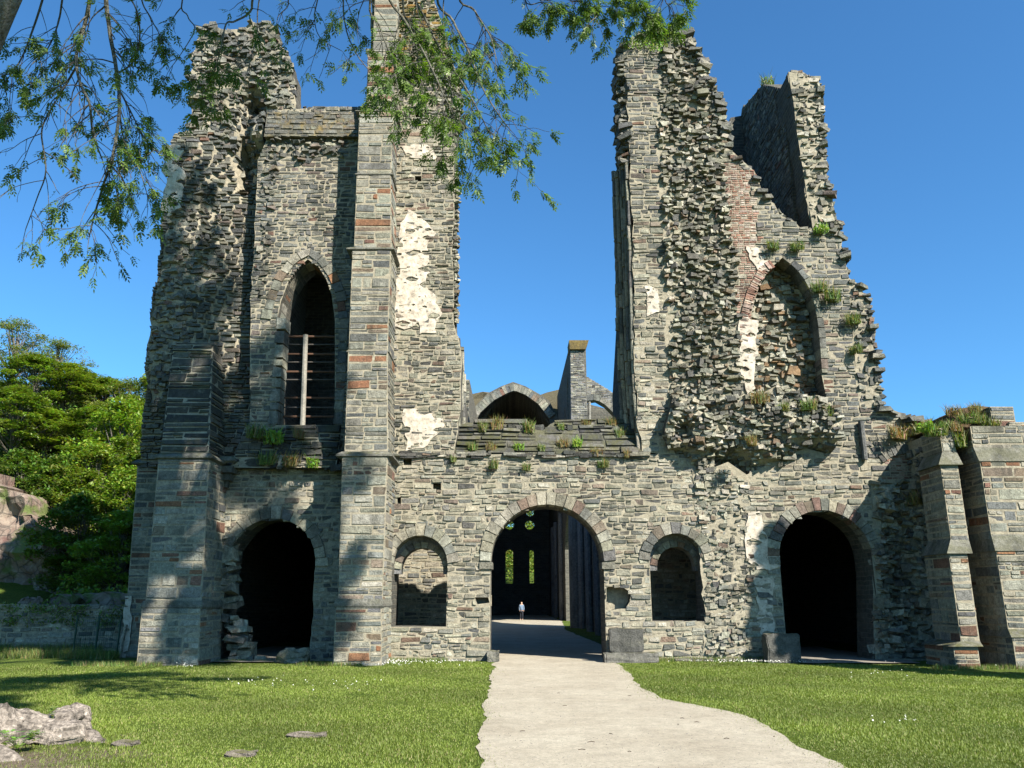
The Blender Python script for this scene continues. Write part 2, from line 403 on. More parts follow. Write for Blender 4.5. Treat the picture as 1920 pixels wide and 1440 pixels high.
STY = {
 'wall': dict(h=(.09, .24), w=(.14, .60), gap=.024, prot=(.003, .038), jit=.045, tilt=.015, pal=PAL_TAN),
 'grey': dict(h=(.09, .23), w=(.14, .55), gap=.023, prot=(.003, .034), jit=.04, tilt=.013, pal=PAL_GREY),
 'ashlar': dict(h=(.15, .36), w=(.30, 1.1), gap=.02, prot=(.002, .026), jit=.018, tilt=.007, pal=PAL_ASH),
 'lichen': dict(h=(.12, .28), w=(.2, .6), gap=.03, prot=(.010, .065), jit=.04, tilt=.016, pal=PAL_LICH),
 'brick': dict(h=(.062, .07), w=(.18, .24), gap=.016, prot=(.008, .022), jit=.008, tilt=.004, pal=PAL_BRICK),
 'dark': dict(h=(.20, .36), w=(.5, 1.5), gap=.02, prot=(.015, .06), jit=.03, tilt=.02, pal=PAL_DARK),
}
def courses(mb, outer, holes, M, style='wall', depth=Z0, zones=(), wav=.06, skip=None):
    """stones laid in courses inside outer minus holes; zones: (poly, style or None)"""
    S = STY[style]
    vmin = min(p[1] for p in outer); vmax = max(p[1] for p in outer)
    v = vmin
    zb = [(z, s, min(p[0] for p in z), max(p[0] for p in z), min(p[1] for p in z), max(p[1] for p in z)) for z, s in zones]
    while v < vmax:
        h = U(*S['h']); 
        if v + h > vmax + .05: h = max(.08, vmax - v)
        vm = v + h * .5
        iv = subtract(span(outer, vm), [x for hh in holes for x in span(hh, vm)])
        for (a, b) in iv:
            if b - a < .05: continue
            u = a
            while u < b - .01:
                w_ = U(*S['w']) * (1 if h > .13 else .9)
                if b - (u + w_) < S['w'][0]: w_ = b - u
                u1 = min(b, u + w_); um = (u + u1) * .5
                st = S; z_ = 1
                for z, s, x0, x1, y0, y1 in zb:
                    if x0 < um < x1 and y0 < vm < y1 and inside((um, vm), z): st = STY[s] if s else None; break
                if st is None or (skip and skip(um, vm)): u = u1; continue
                rows = [(0, 1)]
                if h > .19 and R() < .45: k = U(.35, .65); rows = [(0, k), (k, 1)]
                if st is not S and st['h'][1] < .09:            # brick zone inside a stone course
                    n = max(1, round(h / .075)); rows = [(i / n, (i + 1) / n) for i in range(n)]
                for (r0, r1) in rows:
                    cols_ = [(u, u1)]
                    if len(rows) > 1 and R() < .5 and u1 - u > .3: k = u + (u1 - u) * U(.35, .65); cols_ = [(u, k), (k, u1)]
                    if st is not S and st['h'][1] < .09:
                        n = max(1, round((u1 - u) / .2)); cols_ = [(u + (u1 - u) * i / n, u + (u1 - u) * (i + 1) / n) for i in range(n)]
                    for (c0, c1) in cols_:
                        wv = wav * N((c0 + c1) * .5, v, 3.1, .55)
                        d = depth(um, vm); g = st['gap'] * .5
                        ln = 0.0 if depth is Z0 else max(-.12, min(.12, (depth(um, v + h * r1) - depth(um, v + h * r0)) * .5))
                        if ln: d = depth(um, v + h * (r0 + r1) * .5)
                        big = 1 + .4 * N(um, vm, 7.7, .35)
                        col = pick(st['pal']); col = tuple(x * big for x in col)
                        stone(mb, M, c0 + g, c1 - g, v + h * r0 + g + wv, v + h * r1 - g + wv, d - .06, d + U(*st['prot']), st['jit'], st['tilt'], col, ln)
                u = u1
        v += h
def rubble(mb, outer, holes, M, depth=Z0, size=1.0, out=(.0, .32), pal=PAL_RUB, rot=1.0, drop=.06):
    """torn wall core: rough blocks sticking out of the mass at odd angles"""
    vmin = min(p[1] for p in outer); vmax = max(p[1] for p in outer); v = vmin
    ex = Vector(M(1, 0, 0)) - Vector(M(0, 0, 0)); ez = Vector(M(0, 1, 0)) - Vector(M(0, 0, 0)); ew = Vector(M(0, 0, 1)) - Vector(M(0, 0, 0))
    while v < vmax:
        h = U(.09, .17) * size
        for (a, b) in subtract(span(outer, v), [x for hh in holes for x in span(hh, v)]):
            u = a + U(0, .1)
            while u < b:
                w_ = U(.11, .34) * size
                if R() > drop:
                    um = min(u + w_ * .5, b); d = depth(um, v)
                    hx = w_ * U(.42, .64); hz = h * U(.34, .70); hw = U(.12, .26) * size
                    kk = U(.75, 1.25) if R() > .08 else 1.6; hx *= kk; hz *= kk
                    o = out[0] + (out[1] - out[0]) * R() ** 1.7
                    ay, az, ax = U(-.6, .6) * rot, U(-.30, .30) * rot, U(-.40, .30) * rot
                    ey = Matrix.Rotation(ay, 3, 'Z') @ Matrix.Rotation(az, 3, 'Y') @ Matrix.Rotation(ax, 3, 'X')
                    c0 = Vector(M(um, v + U(-.04, .04), d + o - hw))
                    vs = []
                    for k in range(8):
                        l = Vector(((1 if k & 1 else -1) * hx * U(.55, 1.08), (1 if k & 2 else -1) * hw * U(.6, 1.05), (1 if k & 4 else -1) * hz * U(.45, 1.15)))
                        l = ey @ l
                        vs.append(tuple(c0 + ex * l.x - ew * l.y + ez * l.z))
                    k_ = 1 + .35 * N(um, v, 4.4, .5)
                    mb.add(vs, [(0, 2, 3, 1), (4, 5, 7, 6), (0, 1, 5, 4), (2, 6, 7, 3), (0, 4, 6, 2), (1, 3, 7, 5)], tuple(x * k_ for x in pick(pal)))
                u += w_ * U(.8, 1.05)
        v += h * .9

def arc_pts(cx, cz, r, n=24, a0=180, a1=0, rz=None):
    rz = rz or r
    return [(cx + r * math.cos(rad(a0 + (a1 - a0) * i / n)), cz + rz * math.sin(rad(a0 + (a1 - a0) * i / n))) for i in range(n + 1)]
def resample(pts, L):
    out = [pts[0]]; need = L
    for i in range(len(pts) - 1):
        a, b = Vector(pts[i]), Vector(pts[i + 1]); d = (b - a).length; pos = 0
        while d - pos >= need:
            pos += need; q = a + (b - a) * (pos / d); out.append((q.x, q.y)); need = L
        need -= d - pos
    if (Vector(out[-1]) - Vector(pts[-1])).length > L * .4: out.append(pts[-1])
    else: out[-1] = pts[-1]
    return out
def voussoirs(mb, path, M, rw, L, w0=-.3, w1=.03, pal=PAL_ASH, gap=.012, flip=1, jit=.02):
    """wedge stones along an arch path (path is the inner edge)"""
    pts = resample(path, L); n = len(pts)
    nr = []
    for i in range(n):
        a = Vector(pts[max(0, i - 1)]); b = Vector(pts[min(n - 1, i + 1)]); d = (b - a).normalized()
        nr.append(Vector((-d.y, d.x)) * flip)
    for i in range(n - 1):
        a, b = Vector(pts[i]), Vector(pts[i + 1]); d = (b - a).normalized() * gap * .5
        ro = rw * U(.85, 1.15); pr = w1 + U(0, .03)
        a2 = a + nr[i] * ro; b2 = b + nr[i + 1] * ro; a, b, a2, b2 = a + d, b - d, a2 + d, b2 - d
        q = [a, b, b2, a2]; q = [(p.x + U(-jit, jit) * .3, p.y + U(-jit, jit) * .3) for p in q]
        cx = sum(p[0] for p in q) / 4; cy = sum(p[1] for p in q) / 4
        bk = [M(p[0], p[1], w0) for p in q]; fr = [M(lerp(p[0], cx, .05), lerp(p[1], cy, .05), pr + U(-.01, .01)) for p in q]
        md = [M(p[0], p[1], pr - .025) for p in q]
        col = pick(pal)
        mb.add(bk + md + fr, [(8, 9, 10, 11)] + [(k, (k + 1) % 4, 4 + (k + 1) % 4, 4 + k) for k in range(4)] + [(4 + k, 4 + (k + 1) % 4, 8 + (k + 1) % 4, 8 + k) for k in range(4)], col)

def moulding(mb, x0, x1, y0, y1, z, h=.16, out=.12, col=(.24, .235, .20)):
    """string course: projecting band with sloped top round the three outer sides of a pier (y0 is the front)"""
    prof = [(0, -.02), (out, h * .25), (out, h * .55), (0, h * 1.15)]
    loops = []
    for o, dz in prof: loops.append([(x0 - o, y1, z + dz), (x0 - o, y0 - o, z + dz), (x1 + o, y0 - o, z + dz), (x1 + o, y1, z + dz)])
    vs = [p for l in loops for p in l]; fs = []
    for i in range(len(prof)):
        j = (i + 1) % len(prof)
        for k in range(3): fs.append((i * 4 + k, i * 4 + k + 1, j * 4 + k + 1, j * 4 + k))
    fs += [(0, 4, 8, 12), (3, 15, 11, 7)]
    mb.add(vs, fs, col)

def pier_stage(core, st, xa, xb, yf, yb, za, zb, xa2=None, xb2=None, style='ashlar', yf2=None, left=True, right=True):
    """one battered stage of a buttress with stones on the front and both cheeks"""
    xa2 = xa if xa2 is None else xa2; xb2 = xb if xb2 is None else xb2; yf2 = yf if yf2 is None else yf2
    core.add([(xa, yf, za), (xb, yf, za), (xb, yb, za), (xa, yb, za), (xa2, yf2, zb), (xb2, yf2, zb), (xb2, yb, zb), (xa2, yb, zb)],
             [(0, 1, 5, 4), (1, 2, 6, 5), (2, 3, 7, 6), (3, 0, 4, 7), (4, 5, 6, 7), (3, 2, 1, 0)])
    H = zb - za
    Mf = lambda u, v, w: (u, lerp(yf, yf2, (v - za) / H) - w, v)
    courses(st, [(xa, za), (xb, za), (xb2, zb), (xa2, zb)], [], Mf, style, wav=0)
    Mr = lambda u, v, w: (lerp(xb, xb2, (v - za) / H) + w, u, v)
    Ml = lambda u, v, w: (lerp(xa, xa2, (v - za) / H) - w, u, v)
    if right: courses(st, [(yf, za), (yb, za), (yb, zb), (yf2, zb)], [], Mr, style, wav=0)
    if left: courses(st, [(yf, za), (yb, za), (yb, zb), (yf2, zb)], [], Ml, style, wav=0)

def plaster_patch(mb, poly, M, t=.035, seed=0, step=.12, amp=.16):
    rg = random.Random(seed)
    p = ragged(poly, amp, .12, seed); p = [(x + .07 * N(x, y, seed, 7), y + .06 * N(x + 4, y, seed, 9)) for x, y in p]
    x0 = min(q[0] for q in p); x1 = max(q[0] for q in p); y0 = min(q[1] for q in p); y1 = max(q[1] for q in p)
    hs = []
    for i in range(int(9 * (x1 - x0) * (y1 - y0)) + 2):      # lost patches where the stones show again
        cx, cy = rg.uniform(x0, x1), rg.uniform(y0, y1); r = rg.uniform(.03, .17)
        if not inside((cx, cy), p) or any(math.hypot(cx - a, cy - b) < r + c + .05 for a, b, c in hs): continue
        hs.append((cx, cy, r))
    H = [[(a + c * rg.uniform(.8, 1.9) * math.cos(k * .785), b + c * rg.uniform(.4, .9) * math.sin(k * .785)) for k in range(8)] for a, b, c in hs]
    slab(mb, p, H, M, .05, depth=lambda u, v: t + .015 * N(u, v, seed, 3), step=step)

def shaft(mb, p0, p1, r, col=(.36, .345, .28), n=8, lost=.12):
    """engaged shaft built of separate weathered drums, a few of them lost"""
    p0, p1 = Vector(p0), Vector(p1); L = (p1 - p0).length; t = 0
    while t < L:
        l = min(U(.35, .95), L - t)
        if l > .12 and R() > lost:
            a, b = p0.lerp(p1, t / L), p0.lerp(p1, (t + l - .02) / L); o = Vector((U(-.025, .025), U(-.03, .03), 0)); k = U(.8, 1.1); c = pick(PAL_TAN[:5])
            mb.tube([a + o, a.lerp(b, .3) + o * .5 + Vector((U(-.01, .01), 0, 0)), b + o], [r * k * .93, r * k, r * k * .9], n, c)
        t += l

# ================================================================== GATEWAY WALL (centre)
YF = 25.0
MF = frontmap(YF)
def up(x, y, Y=YF): q = P(x, y, Y); return (q.x, q.z)
def opening_round(cxp, spr, rpx, bot, Y=YF, base=None):
    c = up(cxp, spr, Y); r = up(cxp + rpx, spr, Y)[0] - c[0]
    zb = up(cxp, bot, Y)[1] if base is None else base
    return c, r, [(c[0] - r, zb)] + arc_pts(c[0], c[1], r) + [(c[0] + r, zb)]

gate_c, gate_r, gate = opening_round(1026, 1053, 106, 0, base=-.3)
nl_c, nl_r, nichel = opening_round(787, 1057, 52, 1175)
nr_c, nr_r, nicher = opening_round(1269, 1052, 51, 1165)
gw_out = XZ([(690, 1500), (690, 852), (1340, 852), (1340, 1500)])
gw_out = [(x, max(z, -.3)) for x, z in gw_out]
notch = ragged(XZ([(1136, 1103), (1150, 1098), (1170, 1102), (1183, 1112), (1180, 1130), (1172, 1143), (1136, 1142)]), .04, .1, 3)
holes1 = [XZ([(812, 906), (827, 906), (827, 920), (812, 920)]), XZ([(757, 858), (772, 858), (772, 872), (757, 872)]), XZ([(745, 932), (752, 932), (752, 945), (745, 945)]), XZ([(890, 1120), (915, 1119), (918, 1130), (895, 1133)])]

root = empty('gateway_wall', 'ruined stone entrance wall with round arched gateway between the two towers', 'ruined wall', (0, YF, 0))
core = MB(); st = MB()
slab(core, gw_out, [gate, nichel, nicher] + holes1 + [[(max(x, gate_c[0] + gate_r + .03), z) for x, z in notch]], MF, 1.3)
for hh in holes1 + [notch]:
    hx = [q[0] for q in hh]; hz = [q[1] for q in hh]; core.box(max(min(hx) - .05, gate_c[0] + gate_r + .04 if hh is notch else -99), max(hx) + .05, YF + .4, YF + .5, min(hz) - .05, max(hz) + .05)
rub_mid = XZ([(1295, 880), (1345, 880), (1345, 1240), (1310, 1240), (1322, 1080), (1305, 960)])
courses(st, gw_out, [gate, nichel, nicher, notch] + holes1, MF, 'wall')
# lower sill courses stand a little proud
parts = [core.build('wall_core', M_MORTAR)]
parts.append(st.build('wall_face', M_STONE))
# dark pockets (putlog holes) recessed backing
v = MB()
voussoirs(v, arc_pts(gate_c[0], gate_c[1], gate_r, 40), MF, .36, .27, -.5, .05, PAL_TAN)
parts.append(v.build('gate_arch', M_STONE))
v = MB(); voussoirs(v, arc_pts(nl_c[0], nl_c[1], nl_r, 30), MF, .34, .24, -.4, .05, PAL_TAN); parts.append(v.build('niche_arch', M_STONE))
v = MB(); voussoirs(v, arc_pts(nr_c[0], nr_c[1], nr_r, 30), MF, .32, .24, -.4, .05, PAL_TAN); parts.append(v.build('niche_arch', M_STONE))
# inner orders of the two niches: a thinner wall set back with a smaller arch
for (cx, sp, r_, bot, cc, rr, big) in ((791, 1068, 40, 1180, nl_c, nl_r, nichel), (1268, 1062, 36, 1170, nr_c, nr_r, nicher)):
    c2, r2, inn = opening_round(cx, sp, r_, bot, YF + .55)
    inn = [(x, z) for x, z in inn]
    # springing blocks narrow the arch only above the impost: below, the opening is full width
    zs = up(cx, sp + 8, YF + .55)[1]
    ring = arc_pts(c2[0], c2[1], r2, 20)
    lx = cc[0] - rr - .1; rx = cc[0] + rr + .1
    mo = MB(); poly = [(lx, zs)] + [(ring[0][0], zs)] + ring + [(ring[-1][0], zs)] + [(rx, zs)] + [(rx, cc[1] + rr + .1), (lx, cc[1] + rr + .1)]
    slab(mo, poly, [], frontmap(YF + .55), .55)
    voussoirs(mo, ring, frontmap(YF + .55), .2, .2, -.3, .02, PAL_TAN)
    parts.append(mo.build('inner_arch', M_STONE))
# sloping weathered coping of large dark slabs
cop = [(700, 852), (852, 852), (856, 806), (872, 797), (940, 794), (990, 796), (1001, 812), (1020, 814), (1034, 800), (1052, 791), (1110, 790), (1166, 793), (1196, 802), (1210, 852)]
cop = [(up(x, y)[0], up(x, y)[1] + (.24 if y < 830 else 0)) for x, y in cop]; zc = up(960, 853)[1]
cdep = lambda u, v: -.62 * max(0, v - zc) / 1.0 + .04 * N(u, v, 2, 1.4)
cm = MB(); cop2 = [(x, z) for x, z in cop]
slab(cm, cop2, [], MF, 1.3, cdep, .3, (.16, .155, .13))
parts.append(cm.build('coping_core', M_STONE))
cs = MB(); courses(cs, cop2, [], MF, 'dark', cdep, wav=.1)
for i in range(90):
    x = U(735, 1200); q = up(x, U(850, 858)); 
    stone(cs, MF, q[0], q[0] + U(.2, .6), q[1] - .05, q[1] + U(.03, .09), -.1, U(.04, .14), .03, .02, pick(PAL_DARK if R() < .6 else PAL_TAN))
for i in range(26):
    x = U(870, 1180)
    if 995 < x < 1035: continue
    q = up(x, 797 + U(-2, 6)); d = cdep(*q)
    stone(cs, MF, q[0], q[0] + U(.2, .7), q[1] - .05, q[1] + U(.08, .2), d - .5, d + U(-.1, .05), .04, .03, pick(PAL_DARK))
parts.append(cs.build('coping', M_STONE))
# imposts of the gate
im = MB()
for sx in (-1, 1):
    x = gate_c[0] + sx * gate_r
    im.box(min(x, x + sx * .28) - .06, max(x, x + sx * .28) + .06, YF - .07, YF + .9, gate_c[1] - .22, gate_c[1] - .02, (.26, .25, .20))
parts.append(im.build('impost', M_STONE))
rebase(parts, root)

# wall at the back of the porch, seen through the openings
root = empty('porch_back_wall', 'inner porch wall of grey stone seen through the arched niche left of the gateway', 'ruined wall', (0, 31, 0))
bo, bs = MB(), MB()
YB = 31.0; MBk = frontmap(YB)
bw = [(-4.3, -.3), (6.9, -.3), (6.9, 6.9), (3.1, 7.5), (-2.4, 7.2), (-4.3, 7.3)]
bgate = [(-1.5, -.3)] + arc_pts(1.0, 4.0, 2.5, 24) + [(3.5, -.3)]
slab(bo, bw, [bgate], MBk, 1.1); a_ = bo.build('wall_core', M_MORTAR)
courses(bs, bw, [bgate], MBk, 'wall'); b_ = bs.build('wall_face', M_STONE)
rebase([a_, b_], root)

# ================================================================== LEFT TOWER
LT = empty('left_tower', 'tall ruined left tower with pointed window, arched doorway and stepped buttresses', 'ruined tower', (-8, YF, 0))
parts = []
winl = XZ([(518, 797), (518, 610), (527, 565), (541, 528), (558, 503), (577, 486), (597, 500), (612, 524), (622, 553), (628, 600), (628, 797)])
_c, _r, doorl = opening_round(509, 1056, 83, 0, base=-.3)
doorl = ragged(doorl, .035, .25, 4); doorl = [(x, z) for x, z in doorl]
main = XZ([(470, 1500), (470, 560), (478, 420), (484, 300), (500, 262), (500, 206), (560, 204), (640, 200), (690, 203), (697, 20), (697, -60), (760, -75), (800, -40), (822, 25), (845, 100), (858, 150), (860, 190), (853, 260), (852, 330), (850, 470), (853, 610), (862, 640), (866, 700), (864, 770), (852, 852), (745, 852), (700, 852), (700, 1500)])
main = [(x, max(z, -.3)) for x, z in main]
main = ragged(main, .06, .3, 9)
small = [XZ([(778, 330), (790, 330), (790, 340), (778, 340)]), XZ([(776, 205), (792, 205), (794, 222), (780, 222)])]
lowpart = XZ([(385, 1500), (385, 880), (470, 870), (470, 1500)]); lowpart = [(x, max(z, -.3)) for x, z in lowpart]
core, st = MB(), MB()
slab(core, main, [winl, [(x, z) for x, z in doorl if True]] if False else [winl], MF, 1.3) if False else None
# the doorway crosses the joint at x=470, so body and face are built as one outline
body = XZ([(380, 1500), (380, 872), (470, 868)]) + [p for p in main if True][0:0]
outer = [(XZ([(380, 1500)])[0][0], -.3), up(383, 872), up(468, 866), up(470, 560), up(478, 420), up(484, 300), up(500, 262), up(500, 206), up(560, 204), up(640, 200), up(690, 203), up(697, 20), up(697, -60), up(760, -75), up(800, -40), up(822, 25), up(845, 100), up(858, 150), up(860, 190), up(853, 260), up(852, 330), up(850, 470), up(853, 610), up(862, 640), up(866, 700), up(864, 770), up(852, 852), up(740, 852), (up(700, 1239)[0], -.3)]
outer = ragged(outer, .05, .35, 9)
outer = [(x, max(-.3, z)) for x, z in outer]
sunk = ragged(XZ([(505, 268), (645, 266), (640, 290), (615, 300), (600, 280), (580, 300), (558, 312), (545, 282), (520, 290), (505, 285)]), .03, .15, 5)
slab(core, outer, [winl, doorl] + small, MF, 1.25, depth=lambda u, v: 0, step=None)
for hh in small:
    hx = [q[0] for q in hh]; hz = [q[1] for q in hh]; core.box(min(hx) - .05, max(hx) + .05, YF + .4, YF + .5, min(hz) - .05, max(hz) + .05)
parts.append(core.build('wall_core', M_MORTAR))
courses(st, outer, [winl, doorl] + small + [sunk], MF, 'grey', zones=[(XZ([(690, 150), (690, -90), (870, -90), (870, 110)]), 'lichen'), (XZ([(740, 860), (740, -80), (870, -80), (870, 860)]), 'wall'), (XZ([(380, 1500), (380, 872), (700, 872), (700, 1500)]), 'wall')])
parts.append(st.build('wall_face', M_STONE))
# broken top of the parapet and torn corbel table
rb = MB()
for (poly, o, sz) in (([(505, 262), (648, 262), (640, 300), (605, 285), (560, 312), (540, 285), (508, 300)], (.05, .22), .9),
                      ([(500, 206), (690, 200), (690, 212), (500, 216)], (0, .1), .9),
                      ([(790, 120), (860, 150), (862, 240), (845, 260), (820, 200)], (0, .18), .8),
                      ([(845, 320), (856, 320), (856, 600), (846, 600)], (-.02, .06), .6),
                      ([(468, 560), (482, 420), (490, 300), (505, 255), (520, 300), (505, 420), (492, 560)], (0, .12), .9)):
    rb = MB(); rubble(rb, XZ(poly), [], MF, size=sz, out=o, pal=PAL_GREY if poly[0][0] < 700 else PAL_RUB, drop=.1); parts.append(rb.build('broken_masonry', M_STONE))
# mossy parapet band above the corbels
pb = MB(); pz0 = up(560, 262)[1]; pz1 = up(560, 214)[1]
x0, x1 = up(500, 240)[0], up(690, 240)[0]
pb.add([(x0, YF - .2, pz0), (x1, YF - .2, pz0), (x1, YF - .12, pz1), (x0, YF - .12, pz1), (x0, YF + .35, pz0), (x1, YF + .35, pz0), (x1, YF + .7, pz1 + .42), (x0, YF + .7, pz1 + .42)],
       [(0, 1, 2, 3), (4, 7, 6, 5), (3, 2, 6, 7), (0, 4, 5, 1), (0, 3, 7, 4), (1, 5, 6, 2)], (.2, .19, .15))
courses(pb, [(x0, pz0), (x1, pz0), (x1, pz1), (x0, pz1)], [], lambda u, v, w: (u, YF - .2 + .08 * (v - pz0) / (pz1 - pz0) - w, v), 'grey', wav=.02)
parts.append(pb.build('parapet', mat_stone('mossy_stone', (.22, .15, .04), (.13, .11, .02), .52)))
# window dressing, bars and post
wd = MB()
wpath = XZ([(508, 600), (516, 565), (530, 528), (549, 500), (577, 478), (600, 495), (618, 522), (630, 553), (636, 600)])
voussoirs(wd, wpath, MF, .30, .34, -.3, .04, PAL_ASH)
wp2 = XZ([(518, 610), (527, 565), (541, 528), (558, 503), (577, 486), (597, 500), (612, 524), (622, 553), (628, 600)])
voussoirs(wd, wp2, frontmap(YF + .25), .16, .3, -.5, .02, PAL_ASH)
for x in (512, 634):
    zz = up(x, 797)[1]; q = up(x, 797)
    while zz < up(x, 605)[1]:
        h = U(.25, .5); stone(wd, MF, q[0] - .17 + (.0 if x < 570 else 0), q[0] + .17, zz, zz + h - .015, -.5, U(.03, .05), .01, .004, pick(PAL_ASH)); zz += h
parts.append(wd.build('window_surround', M_STONE))
bars = MB()
for i, y in enumerate((631, 646, 664, 679, 697, 712, 746, 764, 781)):
    a1, b1 = P(517, y, YF + .45), P(629, y, YF + .45)
    bars.tube([a1, b1], .022 if i % 2 else .034, 6, (.16, .09, .06) if i % 2 == 0 else (.12, .11, .10))
parts.append(bars.build('window_bars', M_TINT))
post = MB(); a1, b1 = P(567, 806, YF + .3), P(573, 628, YF + .3)
post.tube([a1, a1.lerp(b1, .3), a1.lerp(b1, .7), b1], [.085, .085, .08, .08], 8, (.36, .34, .29))
parts.append(post.build('window_post', M_TINT))
# door arch
dv = MB(); dc, dr, _ = opening_round(509, 1056, 83, 0, base=-.3)
voussoirs(dv, arc_pts(dc[0], dc[1], dr, 30, 184, -4), MF, .36, .30, -.5, .045, PAL_TAN)
parts.append(dv.build('door_arch', M_STONE))
# ---- torn stair turret on the left corner: concave relief
X_a, X_b = up(268, 700)[0], up(480, 400)[0]
tur = [up(258, 872), up(272, 760), up(284, 660), up(299, 520), up(313, 400), up(330, 250), up(352, 243), up(362, 100), up(374, 56), up(396, 44), up(420, 58), up(455, 50), up(470, 38), up(503, 40), up(522, 72), up(540, 110), up(548, 150), up(552, 205), up(500, 206), up(484, 300), up(478, 420), up(470, 560), up(468, 868)]
def tdepth(u, v):
    # pixel-free profile: s runs 0..1 from the outer corner to the joint with the wall
    zt = (v - 6.5) / 14.0
    ul = lerp(-12.0, -11.9, zt); ur = lerp(-8.35, -8.9, zt)
    s = min(1, max(0, (u - ul) / (ur - ul)))
    d = .32 - .92 * ss(.15, .92, s) + .1 * N(u, v, 1, .9)
    if v > 17.0: d = lerp(d, .05 + .22 * N(u, v, 5, 1.0), ss(17, 17.8, v))
    if v < 9.5: d = lerp(-.05, d, ss(6.4, 9.5, v))
    hole = math.exp(-((u + 9.35) / .42) ** 2 - ((v - 19.1) / .6) ** 2)
    d -= 1.1 * hole
    d -= .75 * math.exp(-((u + 9.55) / .22) ** 2) * ss(15.5, 16.2, v) * (1 - ss(18.2, 18.8, v))
    d += .07 * N(u, v, 8, 1.2)
    return d
turr = ragged(tur, .10, .25, 21)
tc = MB(); slab(tc, turr, [], MF, 1.3, lambda u, v: tdepth(u, v) - .075, .16)
parts.append(tc.build('turret_core', M_MORTAR))
ts = MB()
rubz = [XZ([(345, 240), (350, 30), (560, 30), (560, 205), (500, 206), (486, 300), (440, 320), (400, 250)]), XZ([(285, 640), (330, 400), (395, 330), (410, 440), (350, 620), (330, 760), (285, 760)])]
courses(ts, turr, [ragged(rubz[0], .1, .3, 2), ragged(rubz[1], .1, .3, 3)], MF, 'grey', tdepth, wav=.14)
for z_ in rubz:
    zc_ = [(x, y) for x, y in z_]
    # keep only points inside the turret outline
    mbx = MB(); rubble(mbx, zc_, [], MF, tdepth, size=.95, out=(-.04, .13), pal=PAL_GREY + [((.36, .34, .27), 5)], drop=.14, rot=.7)
    keep = MB()
    for i in range(0, len(mbx.v), 8):
        cx = sum(p[0] for p in mbx.v[i:i + 8]) / 8; cz = sum(p[2] for p in mbx.v[i:i + 8]) / 8
        if inside((cx, cz), turr):
            keep.add(mbx.v[i:i + 8], [(0, 2, 3, 1), (4, 5, 7, 6), (0, 1, 5, 4), (2, 6, 7, 3), (0, 4, 6, 2), (1, 3, 7, 5)], mbx.c[(i // 8) * 6])
    ts.v, ts.f, ts.c = ts.v, ts.f, ts.c
    ts.add(keep.v, keep.f and keep.f or [], (0, 0, 0))
    for k, cc in enumerate(keep.c): ts.c[len(ts.c) - len(keep.c) + k] = cc
parts.append(ts.build('turret', M_STONE))
pm = MB(); plaster_patch(pm, XZ([(322, 285), (342, 283), (350, 330), (345, 400), (330, 420), (313, 410)]), lambda u, v, w: (u, YF - w - tdepth(u, v), v), .06, 3)
parts.append(pm.build('plaster_patch', M_PLASTER))
# side walls and back wall of the tower, with unseen ceilings added
sw = MB()
xl, xr = up(285, 1000)[0], up(852, 1000)[0]
slab(sw, [(YF + 1.2, 6.1), (33, 6.1), (33, 15.0), (29.5, 16.5), (27.8, 19.2), (YF + 1.2, 21.0)], [], sidemap(up(505, 120)[0] , 1), 1.1)
slab(sw, [(YF + 1.2, -.3), (33, -.3), (33, 14.6), (30, 15.6), (YF + 1.2, 16.2)], [], sidemap(xl + 1.3, 1), 1.3)
slab(sw, [(YF + 1.0, 7.6), (33.2, 7.6), (33.2, 9.0), (29, 9.0), (27.3, 9.3), (26.6, 10), (YF + 1.2, 10.4), (YF + 1.0, 10.4)], [], sidemap(xr, 1), 1.2)
slab(sw, [(YF + 1.0, -.3), (43, -.3), (43, 5.7), (33.2, 7.6), (YF + 1.0, 7.6)], [], sidemap(-4.25, 1), 1.0)
slab(sw, [(xl, 5.8), (xr - 1.1, 5.8), (xr - 1.1, 10), (-5, 16.5), (-6, 17.5), (xl + 1, 17.4), (xl, 16)], [], frontmap(32.2), 1.0)
sw.box(xl + .3, -4.5, YF + 1.25, 43, 5.6, 6.0); slab(sw, [(xl, -.3), (-4.3, -.3), (-4.3, 5.7), (xl, 5.7)], [], frontmap(42), 1.0); slab(sw, [(33, -.3), (43, -.3), (43, 5.7), (33, 5.7)], [], sidemap(xl + 1.3, 1), 1.3); sw.box(xl + 1.2, xr - .9, YF + 1.25, 32.3, 15.2, 15.7)  # ceilings added and lower chamber lengthened to keep window and doorway dark
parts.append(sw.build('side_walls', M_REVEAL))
# plaster remnants on the bay right of the buttress
pp = MB()
for k, poly in enumerate(([(748, 420), (765, 395), (790, 400), (812, 440), (806, 480), (800, 520), (820, 560), (822, 620), (790, 626), (768, 580), (745, 590), (746, 470)],
                          [(760, 268), (800, 275), (826, 290), (800, 300), (770, 300)],
                          [(765, 770), (800, 764), (835, 785), (820, 815), (800, 840), (768, 842), (755, 800)],
                          [(740, 560), (770, 570), (800, 600), (760, 615), (740, 612)])):
    pp = MB(); plaster_patch(pp, XZ(poly), MF, .040, 30 + k); parts.append(pp.build('plaster_patch', M_PLASTER))
# shafts on the inner jamb
jb = MB()
for (xp, y0, y1, Yj, r) in ((858, 640, 800, 25.3, .09), (865, 650, 770, 25.8, .1), (868, 700, 850, 26.3, .11), (853, 330, 640, 25.25, .07)):
    jb = MB(); shaft(jb, P(xp, y1, Yj), P(xp, y0, Yj), r, lost=0); parts.append(jb.build('jamb_shaft', M_STONE))

